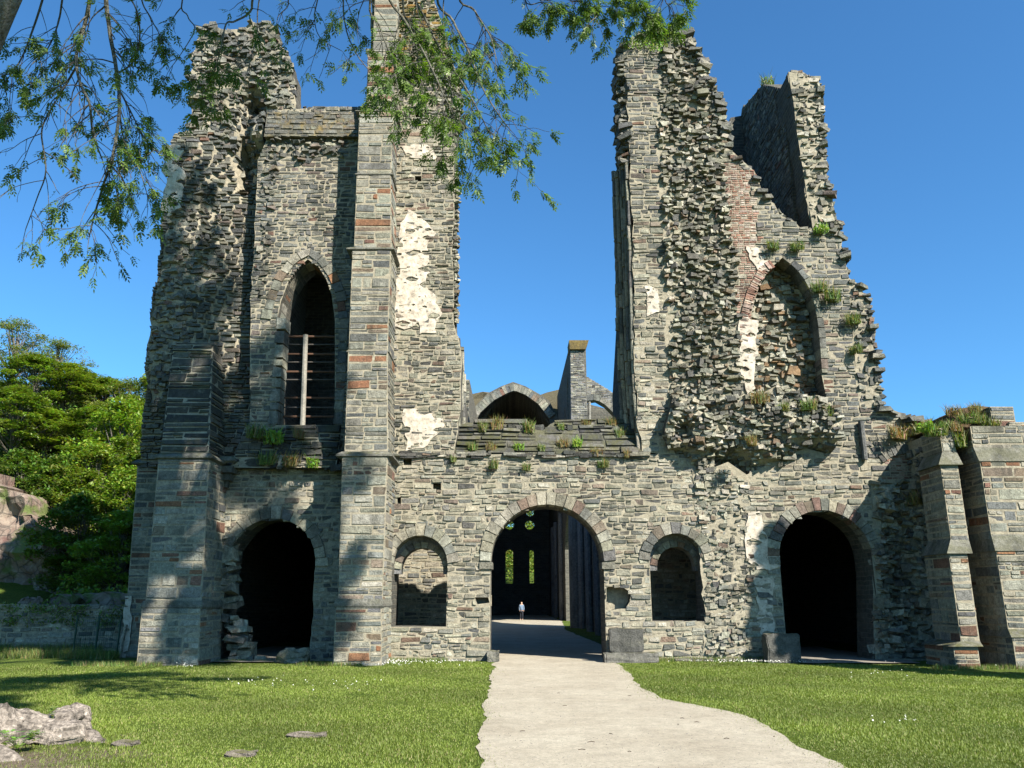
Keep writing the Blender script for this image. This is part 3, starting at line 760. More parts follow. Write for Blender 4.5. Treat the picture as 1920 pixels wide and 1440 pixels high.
def buttress(stages, label_parts, strings, yb=YF + .05, cap=None):
    core, st, ms = MB(), MB(), MB()
    for (ya, yb_, xa, xb, xa2, xb2, Yf) in stages:      # pixels: y from..to, x edges at bottom and top, front distance
        a0 = P(xa, ya, Yf); b0 = P(xb, ya, Yf); a1 = P(xa2, yb_, Yf); b1 = P(xb2, yb_, Yf)
        z0 = max(-.3, a0.z) if ya < 1240 else -.3
        pier_stage(core, st, a0.x, b0.x, Yf, yb, z0, a1.z, a1.x, b1.x)
    ms = []
    for (y, xa, xb, Yf, h, o) in strings:
        a0 = P(xa, y, Yf); b0 = P(xb, y, Yf); k = MB()
        moulding(k, a0.x, b0.x, Yf, yb, a0.z, h, o); ms.append(k.build('string_course', M_STONE))
    return core, st, ms
# middle buttress
c_, s_, m_ = buttress([(1250, 1128, 624, 716, 630, 716, 23.30), (1132, 853, 634, 717, 642, 727, 23.42), (853, 656, 646, 727, 653, 727, 23.62),
                       (656, 466, 654, 727, 661, 733, 23.72), (466, 327, 664, 734, 669, 733, 23.92), (327, 210, 670, 733, 674, 739, 24.0),
                       (210, 93, 687, 742, 690, 743, 24.25), (93, -70, 699, 745, 706, 745, 24.55)], None,
                      [(1140, 629, 716, 23.3, .22, .04), (859, 640, 728, 23.5, .17, .14), (662, 653, 727, 23.66, .10, .05), (472, 658, 733, 23.8, .14, .13),
                       (330, 670, 733, 23.95, .10, .07), (213, 674, 739, 24.1, .10, .12), (96, 690, 743, 24.35, .08, .08)])
bt = empty('tmp', None, None)
bpy.data.objects.remove(bt)
o = c_.build('buttress', M_MORTAR); parts.append(o)
sub = [s_.build('buttress_face', M_STONE)] + m_
bsub = [(o, sub)]
# left buttress
c_, s_, m_ = buttress([(1252, 1140, 256, 372, 266, 376, 23.3), (1140, 862, 272, 377, 297, 392, 23.45)], None,
                      [(1142, 267, 377, 23.32, .20, .04), (862, 298, 392, 23.5, .17, .13)])
a0, b0 = P(300, 848, 23.55), P(390, 848, 23.55); a1, b1 = P(318, 700, 24.7), P(392, 700, 24.7)
pier_stage(c_, s_, a0.x, b0.x, 23.6, YF + .6, a0.z, P(318, 640, 24.6).z, a1.x, b1.x, 'dark', 24.75)
o = c_.build('buttress', M_MORTAR); parts.append(o); bsub.append((o, [s_.build('buttress_face', M_STONE)] + m_))
# outer side buttress, farther back
c_, s_, m_ = MB(), MB(), MB()
Ys = 26.4
a0, b0 = P(230, 1238, Ys), P(330, 1238, Ys); a1 = P(258, 870, Ys); a2 = P(272, 846, Ys)
pier_stage(c_, s_, a0.x, b0.x, Ys, Ys + 1.4, -.3, a1.z, a1.x, b0.x + .2)
pier_stage(c_, s_, a2.x, b0.x, Ys + .1, Ys + 1.4, a1.z, P(284, 700, Ys).z, P(290, 700, Ys).x, b0.x + .2, 'grey')
moulding(m_, a1.x, b0.x, Ys, Ys + 1.4, a1.z - .05, .18, .14)
o = c_.build('buttress', M_MORTAR); parts.append(o); bsub.append((o, [s_.build('buttress_face', M_STONE), m_.build('string_course', M_STONE)]))
pq = MB(); plaster_patch(pq, XZ([(228, 1232), (236, 1120), (248, 1118), (244, 1200), (236, 1235)], Ys - .05), frontmap(Ys - .02), .05, 8, amp=.05)
parts.append(pq.build('plaster_patch', M_PLASTER))
# corbel and string between the left buttress and the wall
cb_ = MB(); q0 = up(392, 878); q1 = up(446, 878)
moulding(cb_, q0[0] - .1, q1[0], YF - .55, YF + .1, q0[1] + .1, .16, .08)
for i, (dy, pr) in enumerate(((0, .5), (-.22, .38), (-.42, .22))):
    cb_.box(q0[0], lerp(q1[0], q0[0], i * .12), YF - pr, YF + .05, q0[1] + dy - .2, q0[1] + dy, (.22, .22, .19))
parts.append(cb_.build('corbel', M_STONE))
# weathered sill ledge under the window
sl = MB(); la, lb = up(440, 880), up(640, 800)
led = lambda u, v: .36 * (1 - (v - la[1]) / (lb[1] - la[1])) + .12 * N(u, v, 3, 1.6)
slab(sl, [(la[0], la[1]), (lb[0], la[1]), (lb[0], lb[1]), (la[0] + .2, lb[1])], [], MF, .2, led, .25)
parts.append(sl.build('sill_core', M_MORTAR))
s2 = MB(); courses(s2, [(la[0], la[1]), (lb[0], la[1]), (lb[0], lb[1]), (la[0] + .2, lb[1])], [], MF, 'dark', led, wav=.1)
rubble(s2, [(la[0], la[1]), (lb[0], la[1]), (lb[0], lb[1] - .5), (la[0] + .2, lb[1] - .4)], [], MF, led, out=(0, .14), pal=PAL_DARK, drop=.55)
parts.append(s2.build('sill', M_STONE))
# crumbled jamb stones at the foot of the doorway
cj = MB()
rubble(cj, XZ([(418, 1238), (412, 1000), (428, 1000), (432, 1100), (442, 1180), (470, 1238)]), [], MF, size=1.3, out=(0, .25), pal=PAL_TAN, drop=.2)
rubble(cj, XZ([(428, 1240), (424, 1180), (446, 1170), (462, 1200), (476, 1240)]), [], MF, size=1.7, out=(.1, .45), pal=PAL_TAN, drop=.0, rot=.4)
parts.append(cj.build('broken_jamb', M_STONE))
rebase(parts, LT)
for o, sub in bsub:
    for s in sub:
        s.parent = o; s.matrix_parent_inverse = Matrix.Identity(4)

# ================================================================== RIGHT TOWER
RT = empty('right_tower', 'tall torn right tower with exposed rubble core, blocked pointed window and arched doorway', 'ruined tower', (8, YF, 0))
parts = []
pc, pr_, portal = opening_round(1548, 1045, 87, 0, base=-.3)
rout = [(1335, 1500), (1335, 852), (1205, 852), (1197, 800), (1192, 700), (1188, 560), (1184, 420), (1180, 300), (1176, 210), (1172, 130), (1170, 90), (1195, 68), (1240, 62), (1285, 62), (1300, 95), (1322, 130), (1345, 185), (1358, 240), (1362, 275), (1385, 296), (1412, 322), (1422, 345), (1432, 368), (1452, 380), (1465, 402), (1488, 415), (1503, 432), (1520, 428),
        (1516, 400), (1508, 340), (1498, 270), (1488, 200), (1478, 140), (1490, 131), (1515, 140), (1532, 158), (1540, 240), (1545, 310), (1556, 370), (1572, 420), (1584, 480), (1592, 520), (1612, 534), (1628, 565), (1636, 640), (1646, 700), (1652, 762), (1668, 772), (1700, 785), (1740, 800), (1800, 800), (1800, 1500)]
rout = [up(x, y) for x, y in rout]; rout = [(x, max(z, -.3)) for x, z in rout]
rout = ragged(rout, .07, .25, 31); rout = [(x, max(z, -.3)) for x, z in rout]
blk = XZ([(1408, 745), (1406, 640), (1410, 580), (1424, 535), (1442, 505), (1466, 484), (1492, 505), (1512, 532), (1526, 570), (1534, 620), (1540, 700), (1550, 748)])
recess = XZ([(1652, 905), (1742, 908), (1780, 910), (1780, 1235), (1652, 1235)])
cave = XZ([(1262, 760), (1545, 772), (1548, 850), (1500, 838), (1450, 866), (1400, 890), (1365, 866), (1330, 880), (1300, 868), (1268, 855), (1252, 815)])
core = MB(); slab(core, rout, [portal, blk, recess, cave], MF, 1.3)
parts.append(core.build('wall_core', M_MORTAR))
rub = [(1238, 100), (1285, 66), (1300, 95), (1322, 130), (1345, 185), (1358, 240), (1352, 300), (1362, 380), (1362, 440), (1378, 480), (1372, 540), (1386, 600), (1384, 740), (1420, 745), (1480, 738), (1548, 752), (1560, 800), (1550, 868), (1500, 850), (1450, 880), (1400, 905), (1365, 880), (1330, 895), (1300, 880), (1262, 868), (1240, 820), (1256, 760), (1250, 620), (1246, 500), (1240, 380), (1232, 250)]
rub = XZ(rub)
low = XZ([(1302, 880), (1345, 880), (1400, 905), (1395, 960), (1410, 1060), (1400, 1235), (1322, 1235), (1318, 1080), (1305, 960)])
endf = XZ([(1478, 135), (1535, 150), (1545, 310), (1560, 400), (1572, 440), (1525, 440), (1508, 340), (1490, 220)])
rightr = XZ([(1592, 525), (1628, 560), (1650, 765), (1612, 765), (1600, 650)])
brick = XZ([(1354, 300), (1385, 300), (1412, 330), (1422, 400), (1428, 460), (1400, 466), (1366, 462), (1360, 380)])
brick2 = XZ([(1398, 470), (1424, 480), (1440, 505), (1424, 535), (1410, 580), (1408, 640), (1385, 640), (1380, 590), (1386, 530)])
ravine = XZ([(1634, 905), (1700, 900), (1785, 905), (1785, 1240), (1642, 1240), (1638, 1050)])
mossr = XZ([(1655, 770), (1745, 795), (1745, 830), (1690, 820)])
blindbrick = XZ([(1657, 902), (1657, 868), (1672, 858), (1700, 853), (1725, 858), (1738, 868), (1738, 902)])
st = MB()
holes_ = [portal, blk, ragged(rub, .12, .25, 7), ragged(low, .12, .25, 8), endf, rightr, ravine, recess]
courses(st, rout, holes_, MF, 'wall', zones=[(brick, 'brick'), (brick2, 'brick'), (blindbrick, 'brick'), (XZ([(1430, 860), (1430, 300), (1660, 300), (1660, 860)]), 'grey'), (XZ([(1170, 400), (1170, 60), (1260, 60), (1260, 400)]), 'grey')])
parts.append(st.build('wall_face', M_STONE))
def rdepth(u, v):
    d = .06 + .22 * N(u, v, 11, .75) + .14 * N(u, v, 12, 1.8) + .05 * N(u, v, 2, 5)
    # torn vault springing sticks out low down, undercut beneath
    zt, zm, zb = 7.7, 6.9, 5.5
    bulge = ss(zt + .7, zt - .4, v) if False else (ss(0, 1, (zt + .8 - v) / 1.3) * ss(0, 1, (v - zb + .1) / 1.5))
    d += (.55 + .35 * N(u, v, 14, 1.1)) * bulge
    for (cx, cz, r, a) in ((5.15, 5.9, .42, 1.0), (5.4, 6.9, .3, .6), (6.95, 5.75, .5, 1.2), (9.5, 5.9, .55, 1.1), (8.2, 5.5, .4, .8), (6.3, 7.6, .25, .5)):
        d -= a * math.exp(-(((u - cx) / r) ** 2 + ((v - cz) / r) ** 2))
    return d if (5.2 < v < 7.9 and 5.0 < u < 9.9) else max(d, .06)
rr = MB(); slab(rr, ragged(rub, .12, .25, 7), [], MF, 1.3, lambda u, v: rdepth(u, v) - .09, .16)
ld = lambda u, v: .05 + .08 * N(u, v, 21, 1.2)
slab(rr, ragged(low, .12, .25, 8), [], MF, .3, lambda u, v: max(.008, ld(u, v) - .05), .18)
ed = lambda u, v: .02 + .08 * N(u, v, 5, 1.5)
slab(rr, endf, [], MF, .3, ed, .25); slab(rr, rightr, [], MF, .3, ed, .25)
vd = lambda u, v: -.1 - .75 * ss(11.1, 12.6, u) * ss(5.9, 4.6, v) + .25 * N(u, v, 51, 1.1) 
vd = lambda u, v: .04 + .25 * N(u, v, 51, 1.1) - .35 * math.exp(-((u - 12.0) / .6) ** 2) * (1 - ss(3.6, 4.6, v)) + .9 * ss(12.2, 12.9, u)
slab(rr, ravine, [], MF, 1.3, lambda u, v: vd(u, v) - .12, .22)
parts.append(rr.build('core_mortar', M_MORTAR))
rs = MB()
rubble(rs, rub, [], MF, rdepth, size=.88, out=(-.03, .17), drop=.07, rot=.8)
rubble(rs, low, [], MF, ld, size=.85, out=(-.01, .07), drop=.08, rot=.35, pal=PAL_TAN + [((.58, .545, .44), 6)])
rubble(rs, endf, [], MF, ed, size=.95, out=(0, .14), pal=PAL_RUB, rot=.5)
rubble(rs, rightr, [], MF, ed, size=.95, out=(0, .14), pal=PAL_GREY, rot=.5)
rubble(rs, ravine, [], MF, vd, size=1.0, out=(.02, .24), pal=PAL_RUB, drop=.05)
# ragged crest of the walls
def crest(mb, pts, n, M=MF, size=(.12, .3), pal=PAL_GREY, wr=(-1.0, .1)):
    pts = [up(*p) for p in pts]
    for i in range(n):
        t = R() * (len(pts) - 1); k = int(t); a, b = pts[k], pts[k + 1]; f = t - k
        u, v = lerp(a[0], b[0], f), lerp(a[1], b[1], f); s = U(*size); w_ = U(*wr)
        c0 = Vector(M(u, v, w_)); ey = Matrix.Rotation(U(-.4, .4), 3, 'Y') @ Matrix.Rotation(U(-.5, .5), 3, 'Z')
        vs = [tuple(c0 + ey @ Vector(((1 if q & 1 else -1) * s * U(.7, 1.1), (1 if q & 2 else -1) * s * U(.6, 1), (1 if q & 4 else -1) * s * .4 * U(.6, 1.1)))) for q in range(8)]
        mb.add(vs, [(0, 2, 3, 1), (4, 5, 7, 6), (0, 1, 5, 4), (2, 6, 7, 3), (0, 4, 6, 2), (1, 3, 7, 5)], pick(pal))
crest(rs, [(1285, 62), (1300, 95), (1322, 130), (1345, 185), (1358, 240), (1362, 275)], 110)
crest(rs, [(1170, 90), (1195, 68), (1240, 62), (1285, 62)], 60)
crest(rs, [(1172, 90), (1168, 130), (1172, 210), (1178, 290)], 90, wr=(-1.3, -.1))
crest(rs, [(1532, 158), (1540, 240), (1545, 310), (1556, 370), (1572, 420), (1584, 480), (1592, 520)], 90, size=(.1, .22))
crest(rs, [(1612, 534), (1628, 565), (1636, 640), (1646, 700), (1652, 762)], 60, size=(.1, .22))
crest(rs, [(1362, 290), (1385, 300), (1412, 326), (1432, 368), (1465, 402), (1503, 432)], 50, size=(.1, .2))
crest(rs, [(1652, 768), (1700, 785), (1740, 800)], 40)
parts.append(rs.build('rubble_core', M_STONE))
# rubble blocking of the pointed window, set back
bm_, bs_ = MB(), MB(); YB2 = YF + .62; Mb2 = frontmap(YB2)
bdp = lambda u, v: .12 * N(u, v, 61, 1.3) + .35 * ss(8.3, 6.9, u)
big = [(x, z) for x, z in blk]; bx0 = min(p[0] for p in big) - .25; bx1 = max(p[0] for p in big) + .3; bz0 = min(p[1] for p in big) - .2; bz1 = max(p[1] for p in big) + .6
slab(bm_, [(bx0, bz0), (bx1, bz0), (bx1, bz1), (bx0, bz1)], [], Mb2, .6, lambda u, v: bdp(u, v) - .05, .25)
parts.append(bm_.build('blocking_mortar', M_MORTAR))
rubble(bs_, [(bx0 + .1, bz0), (bx1 - .1, bz0), (bx1 - .1, bz1), (bx0 + .1, bz1)], [], Mb2, bdp, size=1.05, out=(0, .2), pal=PAL_RUB + [((.30, .19, .11), 3)], rot=.7)
parts.append(bs_.build('window_blocking', M_STONE))
wa = MB()
voussoirs(wa, XZ([(1466, 484), (1492, 505), (1512, 532), (1526, 570), (1534, 620), (1540, 700)]), MF, .2, .35, -.6, .05, PAL_GREY)
voussoirs(wa, XZ([(1385, 640), (1388, 590), (1400, 545), (1424, 500), (1442, 488)]), MF, -.02 + .30, .075, -.4, .05, PAL_BRICK, gap=.012, flip=-1)
parts.append(wa.build('window_arch', M_STONE))
pv = MB(); voussoirs(pv, arc_pts(pc[0], pc[1], pr_, 40, 188, 2), MF, .36, .22, -.5, .05, PAL_TAN + [((.25, .16, .13), 3)])
parts.append(pv.build('door_arch', M_STONE))
bv = MB(); voussoirs(bv, XZ([(1655, 868), (1672, 856), (1700, 850), (1725, 856), (1742, 866)]), MF, .28, .14, -.1, .05, PAL_GREY)
parts.append(bv.build('blind_arch', M_STONE))
pp = MB()
for k, (poly, t_) in enumerate((([(1400, 462), (1432, 470), (1446, 500), (1430, 512), (1412, 500)], .05), ([(1386, 600), (1416, 600), (1420, 680), (1416, 730), (1402, 742), (1388, 700)], .07),
                          ([(1402, 960), (1425, 965), (1440, 1000), (1455, 1040), (1462, 1065), (1420, 1075), (1400, 1040)], .05), ([(1415, 1080), (1450, 1085), (1450, 1200), (1425, 1190)], .03),
                          ([(1208, 540), (1232, 545), (1236, 585), (1215, 590)], .04))):
    pp = MB(); plaster_patch(pp, XZ(poly), MF, t_, 60 + k, amp=.1); parts.append(pp.build('plaster_patch', M_PLASTER))
# torn jamb of the great west window: splayed face with shafts
jm = MB()
fx0 = up(1205, 850)[0]
jpts_f = [up(1205, 850), up(1192, 700), up(1184, 420), up(1178, 290)]
for i in range(3):
    (x0, z0), (x1, z1) = jpts_f[i], jpts_f[i + 1]
    for k in range(int((z1 - z0) / .28) + 1):
        za = z0 + k * .28; zb_ = min(z1, za + .27); t = (za - z0) / (z1 - z0); x = lerp(x0, x1, t) + .02
        j = U(-.03, .03)
        jm.add([(x + j, YF + .02, za), (x - .20 + j, YF + .55, za), (x - .34 + j, YF + 1.25, za), (x + .3, YF + 1.25, za), (x + j, YF + .02, zb_), (x - .20 + j, YF + .55, zb_), (x - .34 + j, YF + 1.25, zb_), (x + .3, YF + 1.25, zb_)],
               [(0, 4, 5, 1), (1, 5, 6, 2), (2, 6, 7, 3), (4, 7, 6, 5), (0, 1, 2, 3)], pick(PAL_TAN))
parts.append(jm.build('splayed_jamb', M_STONE))
for (o, yy, r, ya, yb_) in ((-.07, .12, .08, 850, 300), (-.15, .32, .09, 800, 290), (-.22, .5, .07, 760, 250), (-.30, .78, .10, 790, 300), (-.37, 1.05, .10, 830, 620), (-.38, 1.1, .10, 600, 290)):
    jm = MB()
    for i in range(3):
        (x0, z0), (x1, z1) = jpts_f[i], jpts_f[i + 1]
        lo, hi = up(1190, ya)[1], up(1190, yb_)[1]
        a_z, b_z = max(z0, lo), min(z1, hi)
        if b_z - a_z < .2: continue
        f = lambda z: lerp(x0, x1, (z - z0) / (z1 - z0)) + o
        jm = MB(); shaft(jm, (f(a_z), YF + yy, a_z), (f(b_z), YF + yy, b_z), r, lost=0); parts.append(jm.build('jamb_shaft', M_STONE))

# broken upper jamb
uj = MB(); rubble(uj, [(YF, up(1178, 300)[1]), (YF + 1.2, up(1178, 300)[1]), (YF + 1.2, up(1170, 100)[1]), (YF, up(1170, 85)[1])], [], sidemap(up(1174, 200)[0], -1), size=1.0, out=(0, .35), pal=PAL_GREY)
parts.append(uj.build('broken_jamb', M_STONE))
# side and back walls, with an unseen ceiling added
sw = MB(); q = P(1480, 133, YF); Yk = q.x * (CT - (720 - 205) / FPX * ST) / ((1390 - 960) / FPX); qb = P(1390, 205, Yk)
Xs = q.x
slab(sw, [(YF + .9, 6.3), (Yk + .9, 6.3), (Yk + .9, qb.z - 1), (Yk, qb.z), (lerp(YF, Yk, .5), lerp(q.z, qb.z, .5) + .35), (YF + .9, q.z - .1), ], [], sidemap(Xs + .02, -1), .95)
slab(sw, [(YF + 1.2, 7.6), (33, 7.6), (33, 10), (29, 15), (YF + 1.2, 19)], [], sidemap(up(1215, 900)[0], -1), 1.1)
slab(sw, [(YF + 1.2, -.3), (43, -.3), (43, 6.3), (33, 7.6), (YF + 1.2, 7.6)], [], sidemap(6.9, -1), 1.0)
sw.box(7.2, 18, YF + 1.35, 43, 5.9, 6.4); slab(sw, [(6.9, -.3), (18, -.3), (18, 5.9), (6.9, 5.9)], [], frontmap(42), 1.0); slab(sw, [(YF + 1.3, -.3), (43, -.3), (43, 5.9), (YF + 1.3, 5.9)], [], sidemap(14, -1), 1.0)  # unseen ceiling and long chamber added to darken the right doorway
slab(sw, [(up(1215, 900)[0] + 1, 7.7), (6.95, 7.7), (6.95, 6.3), (Xs + .5, 6.3), (Xs + .5, qb.z - .2), (Xs - .5, qb.z - .4), (Xs - 3.0, 14.0), (up(1215, 900)[0] + 1, 13)], [], frontmap(Yk + .02), .9)
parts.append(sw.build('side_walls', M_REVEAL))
si = MB(); courses(si, [(YF + .9, 13), (Yk, 13), (Yk, qb.z), (lerp(YF, Yk, .5), lerp(q.z, qb.z, .5) + .3), (YF + .9, q.z - .15)], [], sidemap(Xs + .02, -1), 'grey')
parts.append(si.build('inner_face', M_STONE))
# slender shaft on the right pilaster
sh = MB(); 
a0 = P(1622, 862, YF - .12); b0 = P(1614, 790, YF - .12); sh.tube([a0, b0], .09, 8, (.2, .205, .2))
parts.append(sh.build('wall_shaft', M_STONE))
rebase(parts, RT)

# ================================================================== RIGHT BUTTRESSED WALL
RB = empty('buttressed_wall', 'stone wall end with two deep stepped buttresses and grass growing on top, at the right edge', 'ruined wall', (13, 23, 0))
parts = []
core, st, ms = MB(), MB(), MB()
zt = P(1800, 806, 22.6).z
def xs(px, Y, y=1100): return P(px, y, Y).x
# first buttress: three stages, each narrower
b1 = [(-.3, .55, 12.05, 13.05, 22.35), (.55, P(1800, 1038, 22.5).z, 12.25, 12.98, 22.5), (P(1800, 1038, 22.5).z, P(1790, 872, 22.6).z, 12.25, 12.80, 22.6), (P(1790, 872, 22.6).z, zt, 12.38, 12.78, 22.75)]
xb = 12.3
b1 = []
def stg(y0, y1, x0, x1, Y):
    z0 = -.3 if y0 > 1240 else P(x0, y0, Y).z
    b1.append((z0, P(x0, y1, Y).z, P(x0, (y0 + y1) / 2, Y).x, P(x1, (y0 + y1) / 2, Y).x, Y))
stg(1250, 1212, 1790, 1836, 22.3); stg(1212, 1038, 1791, 1826, 22.5); stg(1038, 872, 1775, 1808, 22.62); stg(872, 806, 1766, 1792, 22.75)
for (za, zb_, x0, x1, Y) in b1: pier_stage(core, st, x0, x1, Y, 23.85, za, zb_)
for i in (0, 1, 2):
    (za, zb_, x0, x1, Y) = b1[i]; (_, _, u0, u1, Y2) = b1[i + 1]
    # sloped weathering between stages
    o = .10; h = .42 if i else .12
    ms.add([(x0 - o, Y - o, zb_), (x1 + o, Y - o, zb_), (x1 + o, 23.87, zb_), (x0 - o, 23.87, zb_), (u0, Y2, zb_ + h), (u1, Y2, zb_ + h), (u1, 23.87, zb_ + h), (u0, 23.87, zb_ + h)],
           [(0, 1, 5, 4), (1, 2, 6, 5), (3, 0, 4, 7), (4, 5, 6, 7), (0, 3, 2, 1)], (.27, .265, .22))
fx = P(1733, 820, 23.9).x; core.box(fx, fx + 1.6, 23.84, 25.6, -.3, P(1790, 812, 23.9).z - .1)
rbm = MB(); rubble(rbm, [(23.9, -.2), (25.2, -.2), (25.2, 6.2), (23.9, 6.2)], [], sidemap(fx, -1), size=.9, out=(-.05, .16), pal=PAL_GREY, rot=.6); parts.append(rbm.build('broken_masonry', M_STONE))
# second buttress
b1 = []
stg(1250, 1195, 1902, 2110, 22.1); stg(1195, 1033, 1880, 2080, 22.3); stg(1033, 865, 1850, 2020, 22.45); stg(865, 800, 1824, 1990, 22.6)
for (za, zb_, x0, x1, Y) in b1: pier_stage(core, st, x0, x1, Y, 25.6, za, zb_)
for i in (0, 1, 2):
    (za, zb_, x0, x1, Y) = b1[i]; (_, _, u0, u1, Y2) = b1[i + 1]; o = .04; h = .45 if i else .2
    ms.add([(x0 - o, Y - o, zb_), (x1 + o, Y - o, zb_), (x1 + o, 25.6, zb_), (x0 - o, 25.6, zb_), (u0, Y2, zb_ + h), (u1, Y2, zb_ + h), (u1, 25.6, zb_ + h), (u0, 25.6, zb_ + h)],
           [(0, 1, 5, 4), (1, 2, 6, 5), (3, 0, 4, 7), (4, 5, 6, 7), (0, 3, 2, 1)], (.27, .265, .22))
# wall behind the pair, stepped end block
x0, x1 = P(1770, 1000, 24).x, P(2100, 1000, 24).x
pier_stage(core, st, x0 + .3, x1, 24.2, 25.7, -.3, P(1800, 806, 24.2).z, left=False)
q0 = P(1858, 800, 22.9); q1 = P(1900, 764, 22.9)
pier_stage(core, st, q0.x, P(1900, 790, 22.9).x, 22.8, 24.5, P(1800, 806, 22.6).z - .02, q1.z)
pier_stage(core, st, P(1892, 790, 22.7).x, P(2010, 790, 22.7).x, 22.72, 24.6, P(1800, 806, 22.6).z - .02, P(1900, 804, 22.7).z + .2)
parts += [core.build('wall_core', M_MORTAR), st.build('wall_face', M_STONE), ms.build('weathering', M_STONE)]
# earth and rubble mound on top
mo = MB(); Yt = 23.6
mp = [P(1740, 806, Yt), P(1765, 797, Yt), P(1775, 778, Yt), P(1800, 766, Yt), P(1830, 761, Yt), P(1858, 763, Yt), P(1862, 806, Yt)]
slab(mo, [(p.x, p.z) for p in mp][::-1], [], frontmap(Yt), 1.2, lambda u, v: .55 * (1 - (v - 6.3) / 1.1) + .12 * N(u, v, 2, 2), .18, (.12, .085, .05))
parts.append(mo.build('earth_mound', M_BARK))
rebase(parts, RB)

# ================================================================== NAVE BEYOND
NV = empty('nave_ruin', 'ruined nave behind the gateway with pointed vault arch, tall gable wall and flying buttress', 'ruined church', (0, 62, 0))
parts = []
nw = MB()
YA = 79.0
# pointed transverse arch: outline read on the plane YA
io = [(870, 850), (886, 800), (900, 775), (925, 752), (950, 738), (965, 733), (985, 741), (1008, 757), (1030, 785), (1045, 850)]
ou = [(1052, 850), (1050, 790), (1030, 752), (1010, 738), (985, 724), (962, 716), (940, 724), (915, 737), (895, 757), (880, 775), (868, 790), (866, 850)]
iw = [tuple(P(x, y, YA)[k] for k in (0, 2)) for x, y in io]; ow = [tuple(P(x, y, YA)[k] for k in (0, 2)) for x, y in ou]
slab(nw, [(iw[0][0] - 2.0, 0)] + [(iw[0][0], 0)] + iw + [(iw[-1][0], 0), (iw[-1][0] + 2, 0)] + ow, [], frontmap(YA), 1.2)
# vault shell behind the arch
def shell(prof, prof2, y0, y1):
    n = len(prof)
    nw.add([(x, y0, z) for x, z in prof] + [(x, y1, z) for x, z in prof] + [(x, y0, z) for x, z in prof2] + [(x, y1, z) for x, z in prof2],
           [(i, i + 1, n + i + 1, n + i) for i in range(n - 1)] + [(2 * n + i, 3 * n + i, 3 * n + i + 1, 2 * n + i + 1) for i in range(n - 1)])
outs = [(x * 1.0, z + .9) for x, z in iw]
shell(iw, outs, YA + .3, 101)
parts.append(nw.build('vault', M_FARSTONE))
va = MB(); voussoirs(va, iw[1:-1], frontmap(YA), .75, .32, -.5, .15, PAL_ASH)
parts.append(va.build('vault_arch', M_STONE))
# mossy roof shoulders either side of the arch
ms_ = MB()
for pts in ([(872, 800), (872, 741), (905, 735), (935, 737), (905, 800)], [(1000, 745), (1025, 736), (1050, 730), (1050, 800), (1030, 800)]):
    slab(ms_, [tuple(P(x, y, YA + 2)[k] for k in (0, 2)) for x, y in pts], [], frontmap(YA + 2), 12, step=1.2, rough=.15, col=(.16, .14, .09))
parts.append(ms_.build('mossy_roof', M_BARK))
# right nave wall: end pier with windows seen along it
sw = MB(); Xn = P(1070, 700, 61).x; ztop = P(1085, 643, 61).z
wins = [[(64, 12.5), (65.2, 12.5), (65.2, 19), (64.6, 19.8), (64, 19)], [(68, 12.5), (69.2, 12.5), (69.2, 17.5), (68.6, 18.3), (68, 17.5)], [(72, 12.5), (73.2, 12.5), (73.2, 17), (72.6, 17.8), (72, 17)]]
arcd = [[(56, -.2), (56, 6.0), (58, 8.2), (62, 9.4), (66, 9.2), (70, 7.8), (71.5, 6), (71.5, -.2)]]
slab(sw, [(32.2, -.3), (80, -.3), (80, 22), (61, ztop), (61, 10.3), (45, 9.8), (32.2, 7.4)], wins + arcd, sidemap(Xn, -1), 1.25)
slab(sw, [(80, -.3), (101, -.3), (101, 20), (80, 20)], [], sidemap(Xn, -1), 1.25)
slab(sw, [(43.1, -.3), (61, -.3), (61, 9), (43.1, 9)], [], sidemap(-4.6, 1), 1.2)
Xl = P(880, 740, 61).x
slab(sw, [(61, -.3), (80, -.3), (80, 19), (61, P(874, 712, 61).z)], [], sidemap(Xl, 1), .55)
slab(sw, [(80, -.3), (101, -.3), (101, 19), (80, 19)], [], sidemap(Xl - .8, 1), 1)
# tall piers of the right arcade, seen dimly through the gate
parts.append(sw.build('side_walls', M_FARSTONE))
pi = MB()
for Yp in (35, 39, 43, 48, 53, 75, 84, 90):
    xw = Xn - .05
    for dy, r in ((-.35, .16), (0, .24), (.35, .16)): pi = MB(); pi.tube([(xw - .1, Yp + dy, -.1), (xw - .1, Yp + dy, 9.5)], r, 8, (.30, .30, .29)); parts.append(pi.build('pier_shaft', M_STONE))
rp_ = MB(); rp_.tube([(4.42, 54.2, -.1), (4.42, 54.2, 5.5), (4.42, 54.2, 9.6)], .66, 18, (.26, .26, .24)); parts.append(rp_.build('cover_pier', M_STONE))  # pier added to cover the sunlit far jamb of the arcade opening
# lit masonry on the end of the gable wall
ef = MB()
e0, e1 = P(1070, 800, 61), P(1100, 800, 61)
efp = [(P(1071, 800, 61).x, P(1071, 800, 61).z), (P(1103, 800, 61).x, P(1103, 800, 61).z), (P(1097, 705, 61).x, P(1097, 705, 61).z), (P(1094, 668, 61).x, P(1094, 668, 61).z), (P(1101, 641, 61).x, P(1101, 641, 61).z), (P(1069, 641, 61).x, P(1069, 641, 61).z)]
slab(ef, efp, [], frontmap(60.95), .6, step=.6)
courses(ef, efp, [], frontmap(60.95), 'wall', wav=.05)
parts.append(ef.build('gable_end', M_STONE)); ef = MB()
courses(ef, [(Xl - .55, 0), (Xl, 0), (Xl, P(874, 712, 61).z), (Xl - .55, P(874, 712, 61).z)], [], frontmap(60.98), 'wall')
parts.append(ef.build('pier_end', M_STONE))
cpx = MB(); a0 = P(1068, 656, 60.9); b0 = P(1101, 640, 60.9)
